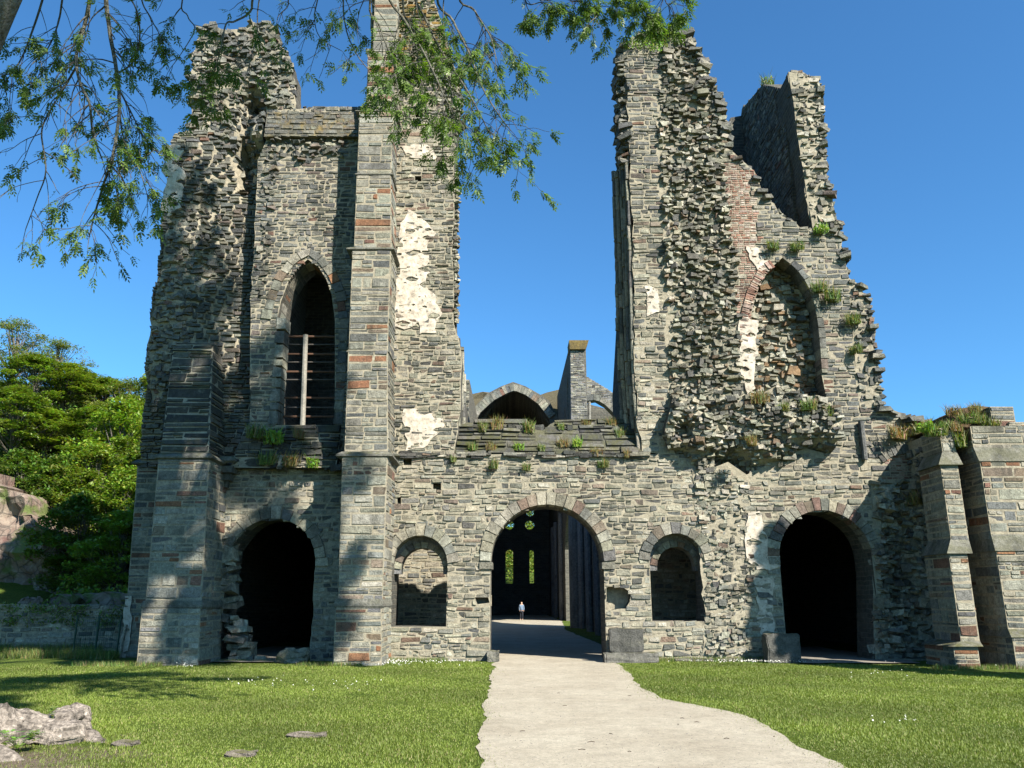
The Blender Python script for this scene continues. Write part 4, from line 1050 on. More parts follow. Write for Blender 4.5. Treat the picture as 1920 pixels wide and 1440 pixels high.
cpx.add([(a0.x, 60.7, a0.z), (b0.x - .15, 60.7, a0.z), (b0.x - .15, 62.5, a0.z), (a0.x, 62.5, a0.z), (a0.x - .05, 60.6, b0.z), (b0.x + .1, 60.6, b0.z), (b0.x + .1, 62.5, b0.z), (a0.x - .05, 62.5, b0.z)],
        [(0, 1, 5, 4), (1, 2, 6, 5), (2, 3, 7, 6), (3, 0, 4, 7), (4, 5, 6, 7), (0, 3, 2, 1)], (.30, .22, .08))
parts.append(cpx.build('gable_cap', M_STONE))
# flying buttress on the right
fb, fs_ = MB(), MB()
fo = [(1098, 705), (1110, 712), (1140, 730), (1175, 755), (1215, 790), (1215, 830), (1098, 830)]
fi = [(1101, 830), (1101, 752), (1118, 750), (1135, 760), (1150, 775), (1164, 800), (1172, 830)]
fow = [tuple(P(x, y, 61.5)[k] for k in (0, 2)) for x, y in fo]; fiw = [tuple(P(x, y, 61.5)[k] for k in (0, 2)) for x, y in fi]
slab(fb, fow, [fiw], frontmap(61.5), .9); courses(fb, fow, [fiw], frontmap(61.5), 'wall')
voussoirs(fs_, fiw[1:], frontmap(61.5), .45, .5, -.3, .1, PAL_ASH)
back = [tuple(P(x, y, 66)[k] for k in (0, 2)) for x, y in [(1100, 840), (1100, 757), (1125, 763), (1150, 772), (1180, 790), (1180, 840)]]
parts.append(fb.build('flying_buttress', M_STONE)); fb = MB(); slab(fb, back, [], frontmap(66), .6); parts.append(fb.build('aisle_wall', M_FARSTONE))
s0, s1 = P(1105, 830, 61.6), P(1105, 752, 61.6); fs_.tube([s0, s1], .13, 8, (.36, .35, .31))
parts.append(fs_.build('flying_arch', M_STONE))
# choir end wall with lancets
ew = MB(); YE = 101.0
def lanc(x0, x1, yt, yb): 
    a, b = P(x0, yb, YE), P(x1, yt, YE); r = (b.x - a.x) / 2
    return [(a.x, a.z), (b.x, a.z)] + list(reversed(arc_pts((a.x + b.x) / 2, b.z - r, r, 10)))
hs = [lanc(948, 962, 1030, 1094), lanc(993, 1001, 1031, 1094)]
for (cx, cy, r) in ((955, 984, 9), (993, 984, 9), (994, 960, 8)):
    q = P(cx, cy, YE); hs.append([(q.x + r * .066 * math.cos(t * math.pi / 6), q.z + r * .066 * math.sin(t * math.pi / 6)) for t in range(12)])
slab(ew, [(-9, -.3), (12, -.3), (12, 21), (-9, 21)], hs, frontmap(YE), 1.0)
parts.append(ew.build('choir_wall', M_FARSTONE))
rebase(parts, NV)

# ================================================================== GROUND
def hgt(x, y):
    t = ss(14, 15.5, -x) * ss(30.2, 31.2, y)
    h = 1.45 * t
    h += 13 * ss(0, 26, -x - 17 + (y - 34) * .25) * ss(32, 62, y) * t
    h += 10 * ss(0, 30, -x - 22) * ss(40, 90, y) * t
    h += 16 * ss(106, 165, y)
    h += .05 * N(x, y, 0, .25) * ss(9, 14, abs(x)) * (1 - t)
    return h
def grid(name, xs_, ys_, mat):
    V = [(x, y, hgt(x, y)) for y in ys_ for x in xs_]; nx = len(xs_)
    F = [(j * nx + i, j * nx + i + 1, (j + 1) * nx + i + 1, (j + 1) * nx + i) for j in range(len(ys_) - 1) for i in range(nx - 1)]
    return fastmesh(name, np.array(V), np.array(F), np.ones((len(F), 3)) * .3, mat)
def axis(lo, hi, near, n0):
    out = [lo, lo * .5, lo * .25] if False else []
    return out
xs_ = [-900, -400, -200, -120] + [-80 + i * 1.25 for i in range(64)] + [i * 1.0 for i in range(1, 40)] + [60, 100, 200, 400, 900]
ys_ = [-900, -300, -100, -40, -20, -10] + [-5 + i * .8 for i in range(60)] + [44 + i * 3 for i in range(50)] + [220, 400, 900, 2000]
g = grid('ground', xs_, ys_, M_GROUND); tag(g, kind='structure')

pl = [(905, 1500), (903, 1430), (897, 1385), (903, 1345), (914, 1300), (922, 1265), (928, 1240), (930, 1226)]
pr = [(1143, 1228), (1150, 1238), (1178, 1262), (1205, 1290), (1250, 1312), (1300, 1322), (1360, 1333), (1420, 1350), (1455, 1375), (1500, 1400), (1560, 1428), (1640, 1480)]
pth = [GR(*p) for p in pl] + [Vector((-1.75, 26, 0)), Vector((-1.7, 33, 0)), Vector((-2.2, 50, 0)), Vector((-2.4, 62, 0)), Vector((-2.6, 99, 0)), Vector((4.2, 99, 0)), Vector((4.2, 70, 0)), Vector((3.2, 50, 0)), Vector((3.6, 33, 0)), Vector((2.9, 26, 0))] + [GR(*p) for p in pr] + [Vector((6.5, 4, 0)), Vector((7, -6, 0)), Vector((-2, -6, 0)), Vector((-.8, 4, 0))]
ppoly = ragged([(p.x, p.y) for p in pth], .05, .12, 71)
ppoly = [(x + .10 * N(x, y, 3, .9) + .015 * N(x, y, 3, 6), y + .015 * N(x, y, 9, 6)) for x, y in ppoly]
ppoly = ragged(ppoly, .03, .06, 72) if False else ppoly
pm = MB()
vs, es, fs, _, _, _ = delaunay_2d_cdt([Vector(p) for p in ppoly], [(i, (i + 1) % len(ppoly)) for i in range(len(ppoly))], [], 0, 1e-5)
fs = [f for f in fs if inside((sum(vs[i].x for i in f) / len(f), sum(vs[i].y for i in f) / len(f)), ppoly)]
pm.add([(v.x, v.y, .010) for v in vs], [list(f) for f in fs])
tag(pm.build('path', M_PATH), kind='structure')
# worn floor slabs at the two doorways
fl = MB()
for (x0, x1, y0, y1) in ((-9.2, -6.4, 24.1, 26), (8.2, 11.6, 23.7, 26)):
    pts = ragged([(x0, y0), (x1, y0), (x1, y1 + 6), (x0, y1 + 6)], .15, .3, x0)
    fl.add([(x, y, .045) for x, y in pts], [list(range(len(pts)))], (.33, .30, .25))
tag(fl.build('paving', M_TINT), kind='structure')

# ------------------------------------------------------------------ grass blades
def blades():
    rng = np.random.default_rng(5); out = []
    n = 900000
    y = 6.5 + 19.5 * rng.random(n) ** 1.45
    x = (rng.random(n) * 2 - 1) * (y * .70 + 1)
    px = np.array([p[0] for p in ppoly]); 
    # keep off the path: distance-insensitive scanline test on a lookup grid
    G = 0.08; gx0, gy0 = -20, 4; nx, ny = int(40 / G), int(24 / G)
    mask = np.zeros((ny, nx), bool)
    for j in range(ny):
        for a, b in span(ppoly, gy0 + (j + .5) * G):
            mask[j, max(0, int((a - gx0) / G)):max(0, int((b - gx0) / G))] = True
    xj = x + rng.normal(0, .06, n) * (1 + 3 * (rng.random(n) < .2)); yj = y + rng.normal(0, .10, n)
    ix = np.clip(((xj - gx0) / G).astype(int), 0, nx - 1); iy = np.clip(((yj - gy0) / G).astype(int), 0, ny - 1)
    ok = ~mask[iy, ix] & ~((y > 24.9)) & ~((y > 23.2) & (x < -9.3) & (x > -12.2)) & ~((y > 24) & (x > -9.1) & (x < -6.5)) & ~((y > 23.9) & (x > 8.4) & (x < 11.5))
    # patchy over the worn earth
    d = np.hypot(x + 6.1, y - 8.9)
    ok &= rng.random(n) < np.clip((d - .9) / 1.7, .12, 1)
    pv_ = np.sin(x * 1.9 + 2 * np.sin(y * 1.1)) * np.sin(y * 2.3 + 1.7 * np.sin(x * .8)) + .5 * np.sin(x * 5.1 + y * 3.3)
    ok &= ~((pv_ > .75) & (rng.random(n) < .6))
    x, y = x[ok], y[ok]; n = len(x)
    pn = np.array([N(a, b, 0, .9) for a, b in zip(x[::40], y[::40])]).repeat(40)[:n]
    pn = np.pad(pn, (0, n - len(pn)))
    order = rng.permutation(n)
    h = (.012 + .021 * rng.random(n)) * (1 + .3 * np.sin(x * 1.7 + y)); wd = .0024 + y * .00027
    th = rng.random(n) * 2 * np.pi; lean = .6 * h
    dx, dy = np.cos(th), np.sin(th); z = np.zeros(n)
    lx, ly = np.cos(th + 1.3) * lean, np.sin(th + 1.3) * lean
    V = np.empty((n, 3, 3)); V[:, 0] = np.stack([x - dx * wd, y - dy * wd, z], 1); V[:, 1] = np.stack([x + dx * wd, y + dy * wd, z], 1); V[:, 2] = np.stack([x + lx, y + ly, h], 1)
    F = np.arange(n * 3).reshape(n, 3)
    c0 = np.array([.085, .130, .016]); c1 = np.array([.165, .205, .032]); c2 = np.array([.24, .215, .09])
    t = (.2 + .6 * rng.random(n))[:, None]; C = c0 * (1 - t) + c1 * t
    dry = (rng.random(n) < .07)[:, None]; C = np.where(dry, c2, C)
    big = (1 + .27 * np.sin(x * .9 + 1.3 * np.sin(y * .7)) * np.sin(y * 1.3 + x * .4))[:, None]
    return fastmesh('lawn_grass', V.reshape(-1, 3), F, C * big, M_BLADE)
tag(blades(), 'short mown green grass of the lawn either side of the path', 'grass', kind='stuff')

# ------------------------------------------------------------------ tufts, weeds, daisies
def tuft(seed, n, h, spread, cols, leafy=.3):
    rng = random.Random(seed); m = MB()
    for i in range(n):
        a = rng.uniform(0, 6.283); r = spread * rng.random() ** .5; x, y = r * math.cos(a), r * math.sin(a) * .6
        c = rng.choice(cols); c = tuple(k * rng.uniform(.7, 1.3) for k in c)
        if rng.random() < leafy:
            z = h * rng.uniform(.0, .6); s = rng.uniform(.03, .06); q = Vector((x, y, z))
            u = Vector((rng.uniform(-1, 1), rng.uniform(-1, 1), rng.uniform(-.4, .8))).normalized() * s
            w_ = u.cross(Vector((rng.uniform(-1, 1), rng.uniform(-1, 1), rng.uniform(-1, 1)))).normalized() * s * .45
            m.add([tuple(q - u), tuple(q + w_), tuple(q + u), tuple(q - w_)], [(0, 1, 2, 3)], c)
        else:
            hh = h * rng.uniform(.4, 1.1); lx, ly = rng.uniform(-.5, .5) * hh, rng.uniform(-.5, .5) * hh; wv = .006 + .005 * rng.random(); t = rng.uniform(0, 3.14)
            dx, dy = math.cos(t) * wv, math.sin(t) * wv
            m.add([(x - dx, y - dy, -.03), (x + dx, y + dy, -.03), (x + lx * .4 + dx * .8, y + ly * .4 + dy * .8, hh * .6), (x + lx * .4 - dx * .8, y + ly * .4 - dy * .8, hh * .6), (x + lx, y + ly, hh)], [(0, 1, 2, 3), (3, 2, 4)], c)
    return m
GREENS = [(.10, .15, .03), (.16, .20, .05), (.07, .11, .025), (.22, .21, .09)]
RUSTY = [(.15, .15, .05), (.24, .15, .06), (.20, .17, .08), (.10, .11, .04)]
BRIGHT = [(.16, .26, .03), (.22, .32, .04), (.10, .18, .03)]
protos = {}
def plant(name, label, cat, px, py, Y, h, kind='g', group=None, wscale=1.0):
    key = (kind, R() < .5)
    if key not in protos:
        cols = {'g': GREENS, 'r': RUSTY, 'b': BRIGHT}[kind]
        o = tuft(len(protos) + 3, 230, .4, .26, cols, {'g': .35, 'r': .25, 'b': .8}[kind]).build(name, M_LEAF)
        protos[key] = o
    else:
        o = protos[key].copy(); COL.objects.link(o); o.name = name
    q = P(px, py, Y); o.location = q; s = h / .4; o.scale = (s * wscale, s, s); o.rotation_euler = (0, 0, U(0, 6.28))
    tag(o, label, cat, group); return o
W = [(905, 805, 25.6, .42, 'g', 'bushy green weed clump at the left end of the gateway coping'),
 (935, 800, 25.7, .5, 'r', 'tall dry grass tuft on the gateway coping below the left foot of the vault arch'),
 (990, 806, 25.6, .5, 'g', 'round olive weed clump beside the gap in the gateway coping'),
 (1052, 800, 25.6, .28, 'g', 'small weed on the stub of coping right of the gap'),
 (1100, 793, 25.7, .25, 'r', 'rusty short tuft on top of the coping under the gable wall'),
 (1145, 793, 25.7, .35, 'r', 'dry grass tuft on top of the coping under the flying buttress'),
 (1165, 815, 25.5, .4, 'g', 'green and rust weeds in the corner between coping and right tower jamb'),
 (885, 838, 25.1, .3, 'g', 'weed tuft low on the dark coping at its left end'),
 (922, 838, 25.1, .3, 'r', 'sparse weed low on the dark coping left of the middle'),
 (972, 838, 25.1, .32, 'b', 'fresh green weed in the middle of the dark coping slabs'),
 (1015, 840, 25.1, .28, 'g', 'drooping weed on the dark coping below the gap'),
 (1055, 832, 25.2, .34, 'r', 'reddish weed on the dark coping above and right of the gate arch'),
 (1083, 832, 25.2, .4, 'b', 'bright green weed on the dark coping beneath the gable wall'),
 (1120, 850, 25.0, .36, 'r', 'rusty weed at the lower edge of the coping right of the bright green one'),
 (1130, 870, 24.95, .34, 'g', 'green tuft just under the coping ledge near its right end'),
 (1175, 852, 25.0, .32, 'r', 'brownish cushion weed under the right tower jamb shafts'),
 (925, 872, 24.95, .34, 'g', 'weed tuft hanging under the coping ledge left of the gate arch top'),
 (850, 860, 24.95, .25, 'g', 'small weed on the ledge below the lower plaster patch'),
 (987, 875, 24.95, .26, 'g', 'small dark green weed just under the ledge above the gate arch'),
 (1425, 750, 24.5, .5, 'r', 'olive and yellow weed clump on the torn ledge below the plaster strip'),
 (1470, 765, 24.3, .35, 'g', 'small weed on the torn ledge beneath the blocked window'),
 (1515, 762, 24.4, .42, 'g', 'weed clump on the torn ledge below the right foot of the blocked window'),
 (1548, 775, 24.6, .42, 'g', 'weed clump at the right end of the torn ledge'),
 (1410, 828, 24.0, .36, 'r', 'yellowish weed on the bulging rubble below the torn ledge'),
 (1535, 540, 24.8, .45, 'g', 'green weed clump on the right shoulder of the blocked window arch'),
 (1562, 556, 24.8, .5, 'g', 'bushy weed growing right of the blocked window arch'),
 (1600, 600, 24.8, .4, 'g', 'pale weed in the upper part of the right pilaster'),
 (1606, 655, 24.8, .34, 'g', 'small weed lower on the right pilaster'),
 (1540, 430, 24.8, .42, 'b', 'fresh green weed at the foot of the far wall end on the right tower'),
 (1450, 460, 24.8, .36, 'g', 'low weed above the left shoulder of the blocked window'),
 (1495, 462, 24.8, .36, 'g', 'low weed above the point of the blocked window'),
 (1440, 160, 28.0, .6, 'g', 'dark bush on the sloping top of the tower side wall against the sky')]
for (px, py, Y, h, k, lab) in W:
    plant('wall_weed', lab, 'weed', px, py + 6, Y, h, k, 'weeds growing out of the ruined walls')
for (px, py, h, k, lab) in ((480, 812, .5, 'g', 'dark weed clump at the left end of the sill under the pointed window'), (512, 822, .6, 'b', 'leafy green weed on the sill under the left jamb of the pointed window'), (500, 862, .5, 'g', 'olive weed low on the sill, left of the middle'),
                     (548, 865, .5, 'r', 'brown and green weed on the lower edge of the sill under the window post'), (588, 868, .45, 'b', 'fresh weed at the right end of the sill beside the shadow'), (560, 812, .35, 'r', 'dry weed at the foot of the window post')):
    plant('sill_weed', lab, 'weed', px, py + 8, 24.6, h, k, 'weeds on the sill of the left tower window')
for i, (px, py, Y, h, k, lab) in enumerate(((1735, 800, 22.5, .4, 'b', 'leafy green plant spilling over the left corner of the buttressed wall top'), (1755, 808, 22.6, .4, 'g', 'plant hanging in the left corner below the wall top'), (1775, 795, 22.8, .3, 'g', 'long green grass in front of the earth mound'), (1795, 800, 22.7, .3, 'r', 'rusty grass between the two buttress tops'),
                     (1815, 785, 22.8, .35, 'g', 'grass tuft growing on the middle of the earth mound'), (1840, 785, 22.9, .35, 'g', 'tall grass tuft on the right half of the earth mound'), (1855, 798, 22.9, .4, 'g', 'grass against the raised end block'), (1790, 770, 23.2, .35, 'r', 'dry tuft on the left slope of the mound'), (1830, 766, 23.2, .35, 'r', 'dry tuft on the crest of the mound'), (1800, 830, 22.9, .5, 'g', 'plant hanging in the dark recess between the buttresses'))):
    plant('wall_top_plant', lab, 'plant', px, py + 8, Y, h, k, 'plants on top of the buttressed wall', 1.2)
for (px, py, h, k, lab) in ((1685, 822, .5, 'r', 'rust brown moss and grass hanging on the low wall right of the tower'), (1720, 815, .5, 'r', 'rusty grass next to the buttressed wall'), (1712, 945, .5, 'r', 'moss fringe over the dark hollow in the low wall')):
    plant('moss_tuft', lab, 'moss', px, py, 24.8, h, k, 'moss tufts on the low wall right of the right tower', 1.5)
# ledge shrub on the top of the right tower: leafy
def leafcloud(m, c, rx, ry, rz, n, s, cols, rng, hang=0):
    for i in range(n):
        d = Vector((rng.gauss(0, 1), rng.gauss(0, 1), rng.gauss(0, 1))).normalized() * rng.random() ** .4
        q = Vector((c[0] + d.x * rx, c[1] + d.y * ry, c[2] + d.z * rz))
        u = Vector((rng.uniform(-1, 1), rng.uniform(-1, 1), rng.uniform(-1, .6) - hang)).normalized() * s * rng.uniform(.6, 1.2)
        w_ = u.cross(Vector((rng.uniform(-1, 1), rng.uniform(-1, 1), rng.uniform(-1, 1)))).normalized() * u.length * .42
        m.add([tuple(q - u), tuple(q + w_ - u * .1), tuple(q + u), tuple(q - w_ - u * .1)], [(0, 1, 2, 3)], tuple(k * rng.uniform(.7, 1.3) for k in rng.choice(cols)))
rng = random.Random(3)
sb = MB()
for (px, py, r) in ((1180, 78, .25), (1196, 66, .25), (1200, 80, .22), (1215, 84, .2), (1230, 88, .22), (1243, 84, .2), (1250, 70, .2), (1262, 60, .22), (1270, 48, .22), (1272, 36, .16), (1240, 62, .15), (1218, 74, .18)):
    q = P(px, py, 24.7 + rng.uniform(0, .3)); leafcloud(sb, q, r * 1.2, r, r, 90, .05, BRIGHT, rng, .5)
    root_ = P(1225, 90, 25.2); sb.tube([root_, root_.lerp(q, .5) + Vector((0, -.1, .15)), q], [.02, .014, .008], 5, (.2, .19, .15))
tag(sb.build('tower_top_shrub', M_LEAF), 'bright green leafy shrub growing on top of the right tower', 'shrub')

def scatter_daisies():
    rng = random.Random(9); m = MB()
    spots = []
    for i in range(520):
        k = rng.random()
        if k < .22: x, y = rng.gauss(735, 22), rng.gauss(1243, 5)
        elif k < .40: x, y = rng.uniform(720, 905), rng.gauss(1240, 4)
        elif k < .80: x, y = rng.gauss(1370, 55), rng.gauss(1226, 5)
        elif k < .86: x, y = rng.gauss(350, 8), rng.gauss(1252, 2)
        else: x, y = rng.choice(((470, 1283), (1655, 1265), (1800, 1250), (640, 1288), (1700, 1360))); x += rng.gauss(0, 40); y += rng.gauss(0, 6)
        spots.append((x, y))
    for x, y in spots:
        g = GR(x, min(1436, max(1232, y))); 
        if g.y > 24.35: g.y = 24.35 - rng.random() * .5
        if g.x < -4: g.y = min(g.y, 23.1)
        r = rng.uniform(.008, .015); z = rng.uniform(.05, .10)
        tx, ty = rng.uniform(-.5, .5), rng.uniform(-.9, -.1)
        c = (.75, .74, .70)
        m.add([(g.x + r * math.cos(t * 1.0472), g.y + r * math.sin(t * 1.0472), z + r * (tx * math.cos(t * 1.0472) + ty * -1 * math.sin(t * 1.0472))) for t in range(6)], [list(range(6))], c)
        m.add([(g.x - .002, g.y, 0), (g.x + .002, g.y, 0), (g.x, g.y, z)], [(0, 1, 2)], (.12, .2, .04))
    tag(m.build('daisies', M_LEAF), 'scattered white daisies in the grass along the foot of the walls', 'flowers', kind='stuff')
scatter_daisies()
# longer unmown grass against the foot of the walls
def fringe():
    rng = random.Random(12); m = MB()
    def row(x0, x1, y0, n, h):
        for i in range(n):
            x = rng.uniform(x0, x1); y = y0 - abs(rng.gauss(0, .12)); hh = h * rng.uniform(.3, 1.2); t = rng.uniform(0, 3.14); wv = .008
            lx, ly = rng.uniform(-.4, .4) * hh, rng.uniform(-.4, .2) * hh
            c = tuple(k * rng.uniform(.7, 1.3) for k in rng.choice(GREENS))
            m.add([(x - wv * math.cos(t), y - wv * math.sin(t), 0), (x + wv * math.cos(t), y + wv * math.sin(t), 0), (x + lx, y + ly, hh)], [(0, 1, 2)], c)
    row(-4.1, -1.9, 24.95, 1500, .13); row(3.0, 8.2, 24.9, 3800, .15); row(-12.0, -9.6, 23.25, 1200, .14); row(-9.4, -6.2, 24.6, 900, .10); row(-5.9, -4.1, 23.25, 900, .12)
    row(11.0, 16, 22.2, 2400, .14); row(-15.5, -12.0, 25.8, 3500, .32); row(-21, -14.5, 29.9, 3500, .3); row(-22, -12, 27.5, 2500, .12)
    tag(m.build('rough_grass', M_BLADE), 'longer unmown grass along the foot of the ruined walls', 'grass', kind='stuff')
fringe()

# ------------------------------------------------------------------ loose stones
def block_stone(name, label, px, py, Y, sx, sy, sz, col, grp=None, rot=0, rough=.03, mat=None, z=0):
    q = P(px, py, Y); m = MB(); n = 4
    bm = bmesh.new(); bmesh.ops.create_cube(bm, size=1); bmesh.ops.bevel(bm, geom=list(bm.edges), offset=.035, segments=2, affect='EDGES'); bmesh.ops.subdivide_edges(bm, edges=bm.edges, cuts=3, use_grid_fill=True)
    for v in bm.verts:
        c = v.co.copy(); v.co = Vector((c.x * sx, c.y * sy, (c.z + .5) * sz)) + Vector((N(c.x, c.y, c.z + px, 3), N(c.x, c.y + 5, c.z, 3), N(c.x + 7, c.y, c.z, 3))) * rough
    bm.verts.index_update()
    m.add([tuple(v.co) for v in bm.verts], [[v.index for v in f.verts] for f in bm.faces], col); bm.free()
    o = m.build(name, mat or M_STONE); o.location = (q.x, Y, z); o.rotation_euler = (0, 0, rot); tag(o, label, 'stone', grp); return o
block_stone('stone_base_course', 'low pale stone step under the dark upright slab right of the gate', 1182, 1226, 24.45, 1.55, .5, .28, (.26, .25, .22))
block_stone('stone_slab', 'dark grey rectangular stone slab standing against the wall right of the gate', 1174, 1212, 24.5, .98, .34, .66, (.15, .148, .135), rough=.03, z=.28)
block_stone('stone_slab', 'dark stone block standing at the left foot of the right tower doorway', 1466, 1225, 24.3, .95, .5, .80, (.15, .148, .135), rough=.04)
block_stone('threshold_stone', 'worn flat stone lying at the left foot of the gate arch', 925, 1226, 24.8, .35, .5, .30, (.30, .29, .25))
block_stone('boulder', 'pale rough boulder lying in the left tower doorway', 548, 1240, 24.2, .78, .45, .33, (.42, .39, .30), rough=.22)
for i, (px, lab) in enumerate(((1385, 'low kerb stone left of the dark block by the right doorway'), (1300, 'low kerb stone in the daisies right of the arched niche'))):
    block_stone('kerb_stone', lab, px, 1235, 24.8, 1.1, .2, .09, (.24, .23, .2))
# flat stones in the turf at the bottom
for (px, py, sx, lab) in ((450, 1418, .34, 'flat grey stone set in the turf at the bottom of the lawn'), (575, 1382, .5, 'thin flat stone edge showing in the grass left of the path'), (235, 1398, .3, 'flat stone beside the tree root in the lawn')):
    g = GR(px, py); o = block_stone('flat_stone', lab, px, py, g.y, sx, .16, .05, (.27, .23, .20), 'flat stones in the lawn'); 

# ------------------------------------------------------------------ foreground tree root
def root_mesh():
    m = MB()
    def lump(path, rads, n=40):
        k = len(path); b = len(m.v); pts = []
        P_ = [Vector(p) for p in path]
        fine = []; fr = []
        for i in range(k - 1):
            for j in range(24):
                t = j / 24; fine.append(P_[i].lerp(P_[i + 1], t)); fr.append(lerp(rads[i], rads[i + 1], t * t * (3 - 2 * t)))
        fine.append(P_[-1]); fr.append(rads[-1])
        for i, p in enumerate(fine):
            d = (fine[min(i + 1, len(fine) - 1)] - fine[max(i - 1, 0)]).normalized(); a1 = d.cross(Vector((0, 0, 1))).normalized(); a2 = a1.cross(d)
            for j in range(n):
                t = j / n * 2 * math.pi; r = fr[i]
                q = p + a1 * math.cos(t) * r * 1.25 + a2 * math.sin(t) * r
                nn = noise.noise(q * 2.6) * .26 + noise.noise(Vector((q.x * 3, q.y * 5, q.z * 14))) * .18 + noise.noise(q * 17) * .10
                q = p + (q - p) * (1 + nn * 1.6); q.z = max(q.z, -.15); m.v.append(tuple(q))
        m.f.append([b + j for j in range(n)]); m.c.append((.2, .17, .15))
        for i in range(len(fine) - 1):
            for j in range(n):
                j2 = (j + 1) % n; m.f.append([b + i * n + j, b + i * n + j2, b + (i + 1) * n + j2, b + (i + 1) * n + j])
                k_ = .75 + .6 * noise.noise(Vector(m.v[m.f[-1][0]]) * 6) + .5 * noise.noise(Vector(m.v[m.f[-1][0]]) * 22); k_ = max(.25, k_); m.c.append((.40 * k_, .345 * k_, .29 * k_))
    g = lambda px, py, z=0: tuple(GR(px, py) + Vector((0, 0, z)))
    lump([(-9.6, 10.9, .3), g(-60, 1400, .12), g(40, 1392, .10), g(110, 1392, .10), g(150, 1383, .08), g(180, 1388, .0), g(205, 1394, -.06)], [.6, .34, .26, .20, .15, .08, .03])
    lump([(-9.6, 10.9, .2), g(-80, 1430, .0), g(-10, 1425, .02), g(60, 1425, -.06)], [.4, .18, .1, .03])
    lump([g(70, 1392, .0), g(105, 1380, .12), g(140, 1362, .17), g(165, 1368, .02)], [.15, .16, .13, .05])
    return m

# ------------------------------------------------------------------ the ash tree leaning over the yard
TR = Vector((-10.2, 10.8, 0))
AT = empty('ash_tree', 'tall ash tree at left edge with drooping leafy branches hanging across the sky', 'tree', TR)
parts = []
tk = MB()
l0 = P(20, 40, 8.2)
def path_cr(pts, n=8):
    pts = [Vector(p) for p in pts]; out = []
    for i in range(len(pts) - 1):
        p0 = pts[max(0, i - 1)]; p1 = pts[i]; p2 = pts[i + 1]; p3 = pts[min(len(pts) - 1, i + 2)]
        for j in range(n):
            t = j / n; out.append(.5 * ((2 * p1) + (p2 - p0) * t + (2 * p0 - 5 * p1 + 4 * p2 - p3) * t * t + (3 * p1 - p0 - 3 * p2 + p3) * t ** 3))
    out.append(pts[-1]); return out
def rads_(n, r0, r1): return [lerp(r0, r1, i / (n - 1)) for i in range(n)]
def limb(m, pts, r0, r1, n=9, seg=8, col=(.26, .25, .22)):
    p = path_cr(pts, seg); m.tube(p, rads_(len(p), r0, r1), n, col); return p
a_in = P(-105, 190, 8.6); b_in = P(5, -45, 8.0)
LIMB = [TR + Vector((0, 0, 0)), TR + Vector((.2, -.2, 2.4)), TR + Vector((1.0, -.8, 3.6)), a_in, b_in, b_in + Vector((1.2, -.6, 2.6)), Vector((-1.5, 6.2, 12.5)), Vector((1.5, 5.4, 15.0)), Vector((4.2, 5.0, 16.6))]
p = path_cr(LIMB, 8); rr_ = [lerp(.62, .09, (i / (len(p) - 1)) ** .6) for i in range(len(p))]
tk.tube(p, rr_, 16, (.27, .255, .225))
second = limb(tk, [LIMB[2], Vector((-9.6, 8.5, 8)), Vector((-8.2, 7.0, 13)), Vector((-6.6, 6.0, 17.5))], .34, .08)
third = limb(tk, [LIMB[5], Vector((-3.2, 8.0, 13.0)), Vector((-2.0, 9.5, 15.5)), Vector((1.5, 10.2, 16.8))], .14, .05)
parts.append(tk.build('trunk', M_BARK, smooth=True))
rootm = root_mesh(); parts.append(rootm.build('root', M_BARK, smooth=True))

# compound ash leaf template
def leaf_template(seed):
    rng = random.Random(seed); V = []; F = []
    L = .19; nseg = 4
    for k in range(9):
        t = .22 + .78 * (k // 2) / 4.0; side = 0 if k == 8 else (1 if k % 2 else -1)
        bx = L * t; bz = -.25 * L * t * t
        ang = rad(side * rng.uniform(38, 58)); ll = rng.uniform(.055, .08); w_ = ll * .20
        dx, dy = math.cos(ang), math.sin(ang); dz = -rng.uniform(.05, .5)
        tip = (bx + dx * ll, dy * ll, bz + dz * ll); mid = (bx + dx * ll * .45, dy * ll * .45, bz + dz * ll * .4)
        b = len(V); V += [(bx, 0, bz), (mid[0] - dy * w_, mid[1] + dx * w_, mid[2]), tip, (mid[0] + dy * w_, mid[1] - dx * w_, mid[2])]
        F.append((b, b + 1, b + 2, b + 3))
    return np.array(V), np.array(F)
LT_ = [leaf_template(i) for i in range(6)]
leafV, leafF, leafC = [], [], []; lcount = [0]
def add_leaf(pos, direction, scale=1.0, dark=1.0):
    V, F = random.choice(LT_); scale *= .84
    x = Vector(direction).normalized(); z = Vector((U(-.5, .5), U(-.5, .5), 1)); y = z.cross(x)
    if y.length < .05: y = Vector((0, 1, 0))
    y.normalize(); z = x.cross(y); M_ = np.array([x, y, z]) * scale
    leafV.append(V @ M_ + np.array(pos)); leafF.append(F + lcount[0] * 36); lcount[0] += 1
    k = U(.7, 1.3) * dark; g_ = U(0, 1)
    c = np.array([.055 + .045 * g_, .105 + .055 * g_, .022]) * k
    leafC.append(np.tile(c, (9, 1)) * np.random.uniform(.85, 1.15, (9, 1)))
np.random.seed(3)
tw = MB()
BARKC = (.13, .125, .11)
